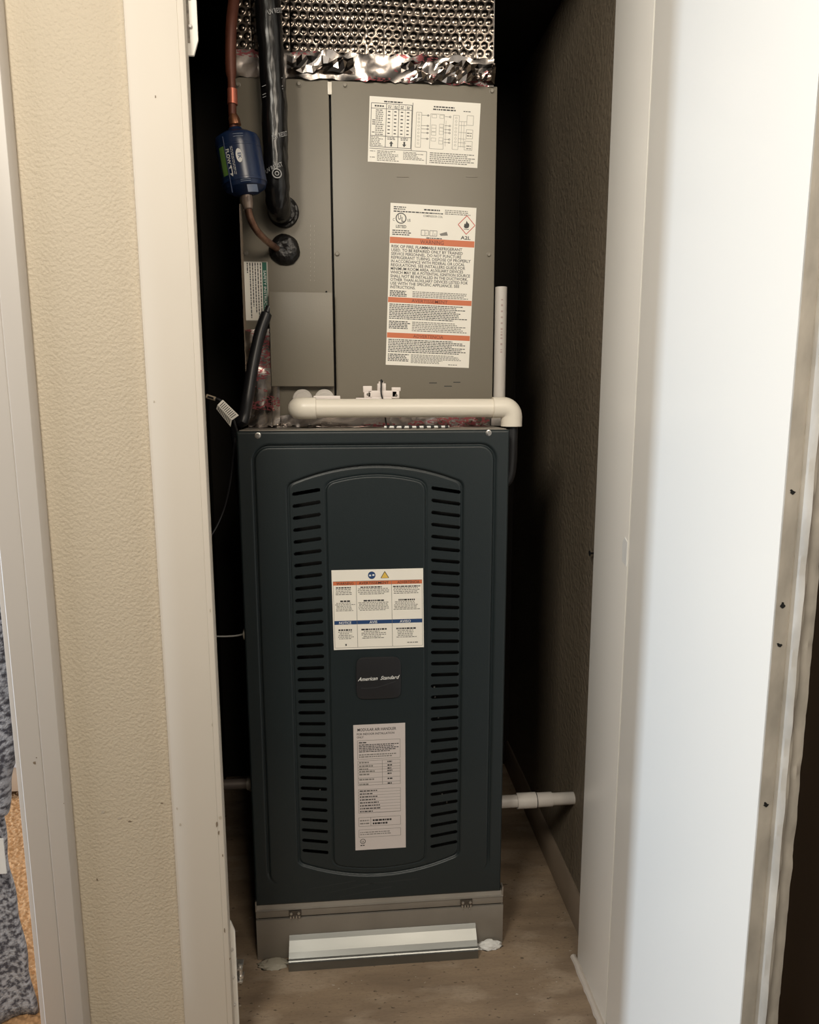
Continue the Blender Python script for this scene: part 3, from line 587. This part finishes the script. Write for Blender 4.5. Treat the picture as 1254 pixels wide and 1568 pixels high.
crumple('foil_tape', YC-.001, YC+.05, 1.02, 1.33, CX0-.001, .0015, M_FOIL, cc, .007, seed=9, axis='x')
MB().box((CX0-.0012, YC-.0012, 1.02), (CX0+.0030, YC+.0005, 1.335)).build('foil_edge', M_FOIL, cc)
# drain plugs
for x in (-.079, -.040):
    MB().lathe((x, YC, 1.006), (0, -1, 0), [(0, .0175), (.006, .0175), (.007, .016), (.012, .016), (.012, .0125), (.013, .0115), (.013, 0)], 24).build('drain_port', M_PVCG, cc)

# ================================================================== FOIL WRAPPED PLENUM
pl = thing('plenum_duct', (XC-.003, 1.48, CZ1), 'supply duct above the coil cabinet wrapped in silver bubble foil', 'duct')
PX0, PX1, PY = -.176, .259, YC+.002; PZ0 = CZ1+.001; PZ1 = 2.02
MB().box((PX0+.002, PY+.004, PZ0), (PX1-.002, 1.715, PZ1)).build('duct_core', M_GALVD, pl)
bst = .00125; xs = np.arange(PX0, PX1, bst); zz2 = np.arange(PZ0+.032, PZ0+.26, bst); BX, BZ = np.meshgrid(xs, zz2)
sp = .0142; row = np.round((BZ-PZ0)/(sp*.866)); ox = (row % 2)*.5*sp; rx = (BX-PX0-ox)/sp; fx = (rx-np.round(rx))*sp; fz = (BZ-PZ0)-row*sp*.866
r2 = np.hypot(fx, fz)/.0048; H = .0016*np.sqrt(np.maximum(0, 1-r2**2))
hash_ = np.sin(np.round(rx)*12.9898+row*78.233)*43758.5453; hash_ = hash_-np.floor(hash_)
low = np.clip(1-(BZ-PZ0-.03)/.035, 0, 1); H = H*(.7+.5*hash_)*(1-.5*low*(hash_ > .4))
seam = np.zeros_like(BX)
for sx_ in np.arange(PX0+.028, PX1, .0315): seam += np.exp(-((BX-sx_)/.0015)**2)
H = H*(1-np.clip(seam, 0, 1)*.7)-.0008*np.clip(seam, 0, 1)
rg = np.random.RandomState(2); wr = np.zeros_like(BX)
for _ in range(26):
    ax, az, th = rg.uniform(PX0, PX1), PZ0+.03+abs(rg.normal(0, .03)), rg.uniform(0, PI); u_ = (BX-ax)*np.cos(th)+(BZ-az)*np.sin(th); v_ = -(BX-ax)*np.sin(th)+(BZ-az)*np.cos(th)
    wr += rg.uniform(-1, 1)*.0022*np.exp(-(u_/.018)**2-(v_/.004)**2)
H = H+wr*(.3+low)+.002*np.sin(BX*31)*np.cos(BZ*23)
bw = grid_obj('bubble_wrap', BX, PY-H-.001, BZ, M_BUB, pl); bw['label'] = 'silver bubble foil insulation'
MB().box((PX0, PY+.001, PZ0+.26), (PX1, PY+.003, PZ1)).build('wrap_upper', M_FOIL, pl)
for xx in (PX0, PX1): MB().box((xx-.0008, PY, PZ0), (xx+.0008, 1.71, PZ1)).build('wrap_side', M_FOIL, pl)
crumple('foil_tape', PX0, PX1, PZ0-.001, PZ0+.040, PY-.002, .0045, M_FOILR, pl, .009, seed=21, smooth=True)
crumple('foil_tape', .10, PX1+.001, PZ0, PZ0+.030, PY-.005, .005, M_FOIL, pl, .007, seed=12)
crumple('foil_tape', -.09, .02, PZ0+.008, PZ0+.030, PY-.004, .005, M_FOIL, pl, .009, seed=15)

# ================================================================== REFRIGERANT LINES
# suction line
sl = thing('suction_line', (-.12, 1.22, 1.31), 'thick pipe wrapped in black printed tape running down into the cabinet', 'pipe')
sp_pts = [at(409, -60, 1.235), at(410, 0, 1.235), at(415, 80, 1.235), at(420, 160, 1.235), at(422, 240, 1.235), at(424, 290, 1.24), at(427, 318, 1.258), (-.1075, 1.300, 1.322)]
path = smooth_path(sp_pts, 8); rr = [.0205+.0012*noise.noise(Vector((0, 0, i*.35))) for i in range(len(path))]
rr = [r*(1 if i < len(path)-12 else 1-.01*(i-len(path)+12)) for i, r in enumerate(rr)]
sm = MB(); sm.tube(path, rr, 28)
sm.v = [tuple(Vector(v)*1+Vector((noise.noise(Vector(v)*60), noise.noise(Vector(v)*60+Vector((9, 0, 0))), 0))*.0013) for v in sm.v]
sm.build('wrap', M_TAPE, sl)
def pipe_wrap(cx0, cz0, cx1, cz1, cyy, r):      # maps label units (1 = 1 mm) on to the pipe's front
    def w(u, v, l):
        t = (v)/(1000*(cz0-cz1)); cx = cx0+(cx1-cx0)*t; a = u/1000/r; return Vector((cx+(r+l)*math.sin(a), cyy-(r+l)*math.cos(a), cz0-v/1000))
    return w
pa, pb_ = at(410, 0, 1.235), at(424, 290, 1.235)
b = Label((0, 0, 0), (1, 0, 0), (0, 0, -1), 60, 300, (0, -1, 0), lift=.0012, wrap=pipe_wrap(pa.x, pa.z, pb_.x, pb_.z, 1.235, .0215))
GREYP = mat('tape_print', (.33, .33, .33), .5)
def flush():
    b.mb.build('tape_printing', b.mats, sl); b.mb = MB()
for v, u in ((32, 2), (212, 0), (262, -14)): b.text('UV RESIST', u, v, 6.5, GREYP, width=30, rot=-.42, bold=.01); flush()
for v in (125, 137, 141): b.line(-14, v+8, 20, v-8, GREYP, .9); flush()
b.ring(3, 262, 7.5, GREYP, 1.6, 20); flush(); b.ring(3, 262, 3.5, GREYP, 1.2, 14); flush()
gr = MB(); gr.lathe((-.1035, YC, 1.3235), (0, -1, 0), [(0, .0265), (.004, .0265), (.006, .025), (.006, .0215), (.012, .0205), (.012, 0)], 28); gr.build('grommet', M_RUB, sl)
# liquid line: copper with blue drier
ll = thing('liquid_line', (-.17, 1.2, 1.25), 'thin copper refrigerant tube bending into a black grommet below the blue drier', 'pipe')
YD = 1.19
up = smooth_path([at(364, -60, YD+.02), at(358, 0, YD+.01), at(354, 40, YD), at(353, 90, YD), at(355, 140, YD), at(356, 182, YD), at(359, 206, YD)], 5)
n_ = len(up); MB().tube(up, [.0085 if i < n_*.58 else .0062 for i in range(n_)], 16).build('upper_tube', M_COPD, ll)
MB().tube([at(355.5, 137, YD), at(356, 160, YD)], .0078, 14).build('joint', mat('heated_copper', (.55, .17, .11), .4, metal=.6, var=.2, vscale=40), ll)
MB().tube([at(357, 176, YD), at(358, 182, YD), at(360, 192, YD)], [.0066, .0088, .0095], 14).build('flare', M_COPR, ll)
lo = smooth_path([at(378, 300, YD), at(379, 312, YD), at(382, 330, YD+.01), at(391, 350, YD+.03), at(405, 366, YD+.055), at(419, 377, YD+.085), at(430, 385, YC)], 6)
MB().tube(lo, [.0072 if i < 7 else .0058 for i in range(len(lo))], 14).build('lower_tube', mat('scratched_copper', (.42, .26, .19), .35, metal=.8, var=.5, vscale=60, col2=(.2, .1, .07)), ll)
MB().tube([at(377.5, 300, YD), at(378.6, 312, YD), at(380, 320, YD)], [.0092, .0092, .007], 14).build('joint', mat('grey_copper', (.32, .25, .21), .4, metal=.6), ll)
g2 = MB(); pr_ = [(0, .0262), (.003, .0262), (.006, .024), (.010, .021), (.013, .013), (.013, .0065), (.010, 0)]
g2.lathe((-.1035, YC, 1.2615), (0, -1, 0), pr_, 28); g2.v = [tuple(Vector(v)*1+Vector((noise.noise(Vector(v)*90), 0, noise.noise(Vector(v)*90+Vector((5, 5, 0)))))*.002) for v in g2.v]; g2.build('grommet', M_RUB, ll)
# drier
c0 = at(360, 197, YD); c1 = at(378, 300, YD); ax = (c1-c0).normalized(); LD = (c1-c0).length; RD = .0345
fd = thing('filter_drier', tuple(c1), 'dark blue canister filter drier on the copper tube, upper left', 'filter drier')
prf = [(0, .010), (.004, .012), (.008, .022), (.014, .0325), (.019, RD), (.030, RD), (.0305, RD+.0004), (.033, RD+.0004), (.0335, RD), (LD*.80, RD), (LD*.805, RD+.0005), (LD*.835, RD+.0005), (LD*.84, RD), (LD-.018, RD), (LD-.010, .0315), (LD-.004, .021), (LD, .010)]
MB().lathe(c0, ax, prf, 48).build('canister', M_BLUE, fd)
def dw(u, v, l):       # u = mm round the drum (0 faces the camera), v = mm down
    front = Vector((0, -1, 0)); front = (front-ax*front.dot(ax)).normalized(); side = ax.cross(front).normalized()
    if side.x < 0: side = -side
    a = u/1000/RD; return c0+ax*(v/1000)+(front*math.cos(a)+side*math.sin(a))*(RD+l)
b = Label((0, 0, 0), (1, 0, 0), (0, 0, -1), 60, 100, (0, -1, 0), lift=.0005, wrap=dw)
b.rect(-31, 33, -19.5, 74, M_LIME); b.text('FLOW', -17.5, 38, 5.5, M_WHT, width=22, rot=PI/2, bold=.02)
b.line(-12.5, 63, -12.5, 76, M_WHT, 1.4); b.poly([(-17.5, 66), (-11.5, 66), (-12.5, 61)][::-1], M_WHT); b.poly([(-17.5, 73), (-11.5, 73), (-12.5, 78)], M_WHT)
for uu in (-9.2, -7):
    y = 36
    while y < 74: l_ = random.uniform(2, 6); b.rect(uu, y, uu+.7, y+l_, M_WHT); y += l_+1
b.poly([(2+4.8*math.cos(t*PI/10), 50+10*math.sin(t*PI/10)) for t in range(20)], M_WHT); b.text('EK', .5, 46, 5, M_NAVY, width=9, rot=PI/2, bold=.02)
for vv in (19, 22.5, 84, 86.5): b.rect(-2, vv, 13, vv+.7, mat('pale_line_ink', (.20, .24, .32), .5))
b.rect(6, 92, 22, 103, mat('faded_patch', (.10, .13, .20), .45)); b.rect(-33, 44, -31, 70, M_INK)
b.mb.build('drum_printing', b.mats, fd)
MB().tube([dw(-19, 20, .0004), dw(-19, 60, .0004), dw(-19, 100, .0004)], .0011, 8).build('weld_seam', M_BLUE, fd)

# ================================================================== PVC DRAIN
dp = thing('drain_pipe', (.1, 1.21, .99), 'cream PVC drain pipe running level across the front between the cabinets', 'pipe')
YP = 1.212; zp = .9905
MB().tube([(-.055, YP, zp), (.262, YP, zp-.0005)], .0158, 28).build('pipe', M_PVC, dp)
def elbow(c, a, bdir, R, r, lip=.004):
    c = Vector(c); a = Vector(a); bdir = Vector(bdir); P = [c-a*(R+.016)*1.0]; P = []
    P.append(c-a*(R+.018)); P.append(c-a*R)
    for i in range(1, 9):
        t = i/9*PI/2; P.append(c-a*R*(1-math.sin(t))+bdir*R*(1-math.cos(t)))
    P.append(c+bdir*R); P.append(c+bdir*(R+.016)); return P
MB().tube(elbow((-.082, YP, zp), (0, -1, 0), (1, 0, 0), .014, .0182), .0182, 28).build('elbow', M_PVC, dp)
MB().tube([(-.082, YP+.01, zp), (-.082, YC-.001, zp)], .0155, 20).build('pipe', M_PVC, dp)
MB().tube(elbow((.2835, YP, zp), (1, 0, 0), (0, 0, -1), .016, .0182), .0182, 28).build('elbow', M_PVC, dp)
b = Label((.03, YP-.0160, zp+.008), (.08, YP-.0160, zp+.008), (.03, YP-.0160, zp+.002), 50, 6, (0, -1, 0), lift=.0002)
vp = thing('vent_pipe', (.2765, YC+.012, zp), 'upright open PVC vent pipe rising beside the right edge of the coil cabinet', 'pipe')
vpx, vpy = .2795, YC+.002
v1 = MB(); v1.tube([(vpx, vpy, .975), (vpx, vpy, 1.2035)], .0108, 22, caps=False); v1.tube([(vpx, vpy, 1.2035), (vpx, vpy, 1.15)], .0088, 22, caps=False); v1.build('pipe', M_PVCG, vp)
b = Label((0, 0, 0), (1, 0, 0), (0, 0, -1), 10, 200, (0, -1, 0), lift=.0003, wrap=lambda u, v, l: Vector((vpx+(.0108+l)*math.sin(u/10.8), vpy-(.0108+l)*math.cos(u/10.8), 1.2035-v/1000)))
y = 22
while y < 120: l_ = random.uniform(2, 6); b.rect(-2, y, 1.5, y+l_*.7, mat('pipe_stamp', (.42, .32, .30), .5)); y += l_+random.choice((1.5, 6))
b.mb.build('stamp', b.mats, vp)
MB().tube([(vpx-.001, vpy-.006, .957), (vpx-.001, vpy-.006, .976)], .0145, 22).build('coupling', M_PVCG, vp)
# trap hose below elbow
th = smooth_path([(.2842, YP, .957), (.2842, YP, .93), (.284, YP, .90), (.2815, YP, .876), (.275, YP+.003, .862), (.262, YP+.02, .855)], 6)
dh = MB(); dh.tube(th, .0105, 20); dho = tag(dh.build('drain_hose', M_CHAR), 'dark glossy drain hose hanging under the right pipe elbow', 'hose')
# float switch
fs_ = thing('float_switch', (.045, 1.25, 1.005), 'white plastic float switch with black wire behind the drain pipe', 'float switch')
YS = 1.245; S = lambda px, py: at(px, py, YS)
def pb(name, x0, y0, x1, y1, dpt=.02, bev=.0012, m=M_PVC):
    a = S(x0, y1); c = S(x1, y0); return MB().box((a.x, YS, a.z), (c.x, YS+dpt, c.z)).build(name, m, fs_, bevel=bev)
M_SW = mat('white_nylon', (.80, .72, .68), .4)
pb('body', 563, 598, 608, 608.5, m=M_SW); pb('neck', 569, 608, 600, 616, m=M_SW); pb('tower', 578, 587, 591, 599, .016, m=M_SW); pb('tower_cap', 580, 584, 588, 588, .012, m=M_SW)
a = pb('knob', 556, 591, 569.5, 601, .014, m=M_SW); pb('ear', 557.5, 600, 568, 609, .014, m=M_SW); pb('knob', 600, 593, 613.5, 599, .014, m=M_SW); pb('ear', 600, 598.5, 611.5, 610, .014, m=M_SW)
for q in ((563.5, 604), (606.5, 605.5)):
    p = S(*q); MB().lathe((p.x, YS-.0002, p.z), (0, -1, 0), [(0, .0026), (.0004, .0022), (.0004, 0)], 10).build('recess', mat('recess_grey', (.16, .14, .12), .6), fs_)
pb('bracket', 480, 606, 521, 614, .02, m=M_SW); pb('bracket', 545, 609, 570, 615, .02, m=M_SW)
MB().tube(smooth_path([S(586, 585)+Vector((0, -.002, 0)), S(583.5, 582)+Vector((0, -.004, 0)), S(583.5, 590)+Vector((0, -.005, 0)), S(583.5, 602)+Vector((0, -.005, 0)), S(586, 613)+Vector((0, -.004, 0)), S(588, 625)+Vector((0, .004, 0)), S(590, 640), at(591, 648, YS-.01), at(592, 655, YS-.03)], 5), .0013, 8).build('wire', M_CABLE, fs_)
# striped wire on the cabinet top
sw = thing('striped_wire', (.12, 1.19, Z1), 'black and white striped wire lying on top of the dark cabinet', 'wire')
wx = np.linspace(.062, .172, 100); mb = MB(); P = [Vector((x, YF+.040+.004*math.sin(x*40), Z1+.0040)) for x in wx]
mb.tube(P, .0019, 10); mb.build('core', M_WHT, sw)
for i in range(9):
    x = .066+i*.0124; mb = MB(); mb.tube([Vector((x+k*.0011, YF+.040+.004*math.sin(x*40), Z1+.0040))+Vector((0, -.0003, (k-2.5)*.0002)) for k in range(6)], .0023, 10); mb.build('stripe', M_CABLE, sw)

# ================================================================== CABLES ON THE LEFT
cb = MB(); cb.tube(smooth_path([at(412, 470, YC-.010), at(407, 484, YC-.014), at(398, 510, YC-.02), at(388, 555, YC-.03), at(379, 610, YC-.045), at(372, 645, YC-.065), (-.192, 1.25, .97), (-.192, 1.27, .90), (-.192, 1.30, .80)], 6), [.006]*5+[.0100]*45, 18)
cb.build('power_cable', M_CABLE); tag(bpy.data.objects['power_cable'], 'thick black power cable slanting down from the cover box past the cabinet corner', 'cable')
tw = MB(); YT = 1.185
tw.tube(smooth_path([at(360, 668, 1.21), at(357, 700, 1.205), at(352, 742, 1.20), at(341, 785, 1.19), at(322, 822, 1.17), at(300, 840, 1.16)], 6), .0017, 8)
tag(tw.build('thin_wire', M_CABLE), 'thin black wire curving down beside the left of the cabinet', 'wire')
tg = thing('tagged_lead', tuple(at(350, 640, YT)), 'short black lead with clear plug and white printed tag, left of the cabinets', 'cable')
MB().tube(smooth_path([at(329, 610, YT), at(337, 613, YT), at(348, 625, YT+.004), at(358, 645, YT+.006), at(363, 664, YT+.01)], 5), .0022, 10).build('lead', M_CABLE, tg)
MB().tube([at(316, 606.5, YT), at(330, 611, YT)], .0036, 10).build('plug', mat('clear_plug', (.42, .34, .25), .25), tg); MB().tube([at(318, 607, YT-.0036), at(327, 610, YT-.0036)], .0016, 6).build('plug_contact', M_CABLE, tg)
q = [at(341, 612, YT-.006), at(365.5, 636, YT-.004), at(355, 643.5, YT-.006), at(333, 620, YT-.009)]
tg1 = MB(); tg1.prism(q, (0, .0008, 0)); q2 = [at(333, 620, YT-.009), at(355, 643.5, YT-.006), at(353, 653.5, YT-.002), at(331, 626, YT-.004)]; tg1.prism(q2, (0, .0008, 0)); t1 = tg1.build('tag', M_LABEL, tg)
pm = MB()
for (A0, A1, B0, B1) in ((q[0], q[1], q[3], q[2]), (q2[0], q2[1], q2[3], q2[2])):
    for i in range(9):
        f0 = .1+i*.095; p0 = A0.lerp(A1, f0); p1 = B0.lerp(B1, f0); a_ = p0.lerp(p1, .12); c_2 = p0.lerp(p1, .88); e = (A1-A0)*.035; yv = Vector((0, -.0004, 0))
        pm.add([a_+yv, a_+e+yv, c_2+e+yv, c_2+yv], [(0, 1, 2, 3)])
pm.build('printing', M_INK, t1)
# fittings on the cabinet's left side
MB().lathe((X0+.001, 1.19, at(370, 971, 1.19).z), (-1, 0, 0), [(0, .0135), (.003, .0135), (.003, .010), (.007, .010), (.007, .006), (.008, 0)], 20).build('knockout_bushing', M_SCREW); tag(bpy.data.objects['knockout_bushing'], 'zinc knockout bushing on the left side of the dark cabinet', 'fitting')
wz = at(350, 972, 1.19).z
MB().tube(smooth_path([(X0-.004, 1.19, wz+.001), (X0-.02, 1.188, wz-.0015), (X0-.045, 1.183, wz), (X0-.08, 1.18, wz+.004)], 5), .0016, 8).build('bushing_wire', mat('grey_wire', (.22, .22, .21), .4)); tag(bpy.data.objects['bushing_wire'], 'thin grey wire leaving the knockout bushing to the left', 'wire')
cz = at(355, 1201, 1.23).z; cn = thing('conduit_connector', (X0-.02, 1.23, cz), 'dull metal conduit connector low on the left side of the cabinet', 'fitting')
MB().lathe((X0+.001, 1.23, cz), (-1, 0, 0), [(0, .012), (.010, .012), (.010, .0135), (.014, .0135), (.014, .0115), (.018, .0115)], 20).build('lock_nut', M_GALVD, cn)
MB().tube([(X0-.016, 1.23, cz), (X0-.09, 1.23, cz)], .0095, 16).build('tube', mat('brown_grey_conduit', (.12, .10, .09), .5, metal=.3), cn)
# stub on the right
sz = at(800, 1226, 1.243).z
sb = thing('drain_stub', (.35, 1.243, sz), 'short grey-white PVC stub joining the cabinet to the right wall near the floor', 'pipe')
MB().tube([(X1-.006, 1.243, sz), (XR+.002, 1.243, sz)], .0118, 24).build('pipe', M_PVCG, sb)
MB().tube([(X1-.003, 1.243, sz), (.279, 1.243, sz)], .0142, 24).build('collar', M_PVCG, sb); MB().tube([(.3165, 1.243, sz), (.354, 1.243, sz)], .0148, 24).build('coupling', M_PVCG, sb)
MB().tube([(.354, 1.243, sz), (.3553, 1.243, sz)], .0152, 24).build('joint_gap', M_BLACK, sb); MB().tube([(.3553, 1.243, sz), (.386, 1.243, sz)], .0136, 24).build('reducer', M_PVCG, sb)
# nail on the right wall
pz = at(911, 849, 1.17).z
MB().tube([(XR+.001, 1.179, pz), (XR-.010, 1.176, pz+.001)], .0018, 8).lathe((XR-.010, 1.176, pz+.001), (-1, 0, 0), [(0, .0018), (0, .0045), (.0015, .0045), (.002, 0)], 10).build('wall_screw', M_CABLE); tag(bpy.data.objects['wall_screw'], 'small black screw sticking out of the right closet wall', 'screw')

# ================================================================== ROOM BEHIND THE LEFT DOORWAY
rg = np.random.RandomState(5); cx_, cy2 = np.meshgrid(np.linspace(-2.5, -.462, 760), np.linspace(.60, 1.95, 560))
hh = rg.uniform(0, .006, cx_.shape); hh = (hh+np.roll(hh, 1, 0)+np.roll(hh, 1, 1))/1.6
struct(grid_obj('floor_carpet', cx_, cy2, hh-.008, mat('tan_carpet', (.55, .33, .17), .95, var=.35, vscale=160, spec=.1)))
struct(box('wall_far', (-2.5, 1.95, 0), (-.40, 2.0, 2.4), mat('far_room_paint', (.62, .56, .48), .7)))
ch = thing('low_cabinet', (-1.0, 1.85, 0), 'white low cabinet with tan plinth, partly seen through the left doorway', 'cabinet')
MB().box((-1.3, 1.74, .085), (-.70, 1.94, .62)).build('body', mat('cabinet_white', (.62, .61, .62), .5), ch, bevel=.004)
MB().box((-1.29, 1.745, .018), (-.71, 1.935, .085)).build('plinth', mat('tan_wood', (.48, .36, .25), .5, var=.15, vscale=9), ch, bevel=.002)
for x in (-1.25, -.76): MB().box((x, 1.76, -.002), (x+.05, 1.92, .018)).build('foot', M_BLACK, ch)
# robe
fl, nt, bs_ = nodes('leopard_fleece'); bs_.inputs['Roughness'].default_value = .95; bs_.inputs['Sheen Weight'].default_value = .3
tc = nt.nodes.new('ShaderNodeTexCoord'); mp = nt.nodes.new('ShaderNodeMapping'); mp.inputs['Scale'].default_value = (150, 50, 140); nt.links.new(tc.outputs['Object'], mp.inputs[0])
vo = nt.nodes.new('ShaderNodeTexNoise'); vo.inputs['Scale'].default_value = 1; vo.inputs['Detail'].default_value = 3; nt.links.new(mp.outputs[0], vo.inputs[0])
rp = nt.nodes.new('ShaderNodeValToRGB'); rp.color_ramp.elements[0].position = .40; rp.color_ramp.elements[0].color = (.06, .06, .08, 1); rp.color_ramp.elements[1].position = .60; rp.color_ramp.elements[1].color = (.46, .48, .54, 1)
nt.links.new(vo.outputs[0], rp.inputs[0]); nt.links.new(rp.outputs[0], bs_.inputs['Base Color'])
n4 = nt.nodes.new('ShaderNodeTexNoise'); n4.inputs['Scale'].default_value = 300; nt.links.new(tc.outputs['Object'], n4.inputs[0]); b4 = nt.nodes.new('ShaderNodeBump'); b4.inputs['Strength'].default_value = .8; b4.inputs['Distance'].default_value = .004
nt.links.new(n4.outputs[0], b4.inputs['Height']); nt.links.new(b4.outputs[0], bs_.inputs['Normal'])
YR = 1.08
rb = thing('fleece_robe', (-.72, YR, 0), 'grey leopard-pattern fleece robe hanging in the left doorway', 'robe')
def cloth(name, prof, xl, y, th, seed):
    zs_ = [p[0] for p in prof]; xe = [p[1] for p in prof]; ZZ = np.linspace(max(zs_), min(zs_), 90); o_ = np.argsort(zs_); E_ = np.interp(ZZ, np.array(zs_)[o_], np.array(xe)[o_])
    na = 64; vs_ = []
    for i, z in enumerate(ZZ):
        e = E_[i]+.003*math.sin(z*60+seed); w = (e-xl)/2; cx0 = (e+xl)/2
        for k in range(na):
            a = 2*PI*k/na; r_ = 1+.05*math.sin(a*7+seed+z*2)*(1 if z < 1.0 else .6)
            vs_.append((min(cx0+w*math.cos(a), e), y+th*math.sin(a)*r_+.012*math.sin(cx0*40+w*math.cos(a)*60+z*3+seed), z))
    fs2 = [(i*na+k, i*na+(k+1) % na, (i+1)*na+(k+1) % na, (i+1)*na+k) for i in range(len(ZZ)-1) for k in range(na)]+[tuple(range(na))[::-1], tuple((len(ZZ)-1)*na+k for k in range(na))]
    return MB().add(vs_, fs2, 0, True).build(name, fl, rb, sharp=180)
def E2(px, py, y): p = at(px, py, y); return (p.z, p.x)
cloth('robe_body', [(1.5, -.80), E2(-30, 700, YR), E2(-2, 1100, YR), E2(4, 1200, YR), E2(8, 1280, YR), E2(15, 1340, YR), E2(33, 1420, YR), E2(47, 1500, YR), E2(56, 1540, YR), (.0, at(60, 1568, YR).x)], -1.0, YR, .04, 1)
cloth('sleeve', [E2(5, 800, YR-.03), E2(22, 950, YR-.03), E2(26, 1100, YR-.03), E2(20, 1170, YR-.03), E2(14, 1215, YR-.03), E2(6, 1250, YR-.03)], -.70, YR-.012, .042, 4)
p = at(3, 1310, YR-.048); MB().box((p.x-.03, p.y-.004, p.z-.028), (p.x+.006, p.y-.002, p.z+.03)).build('care_tag', M_WHT, rb)
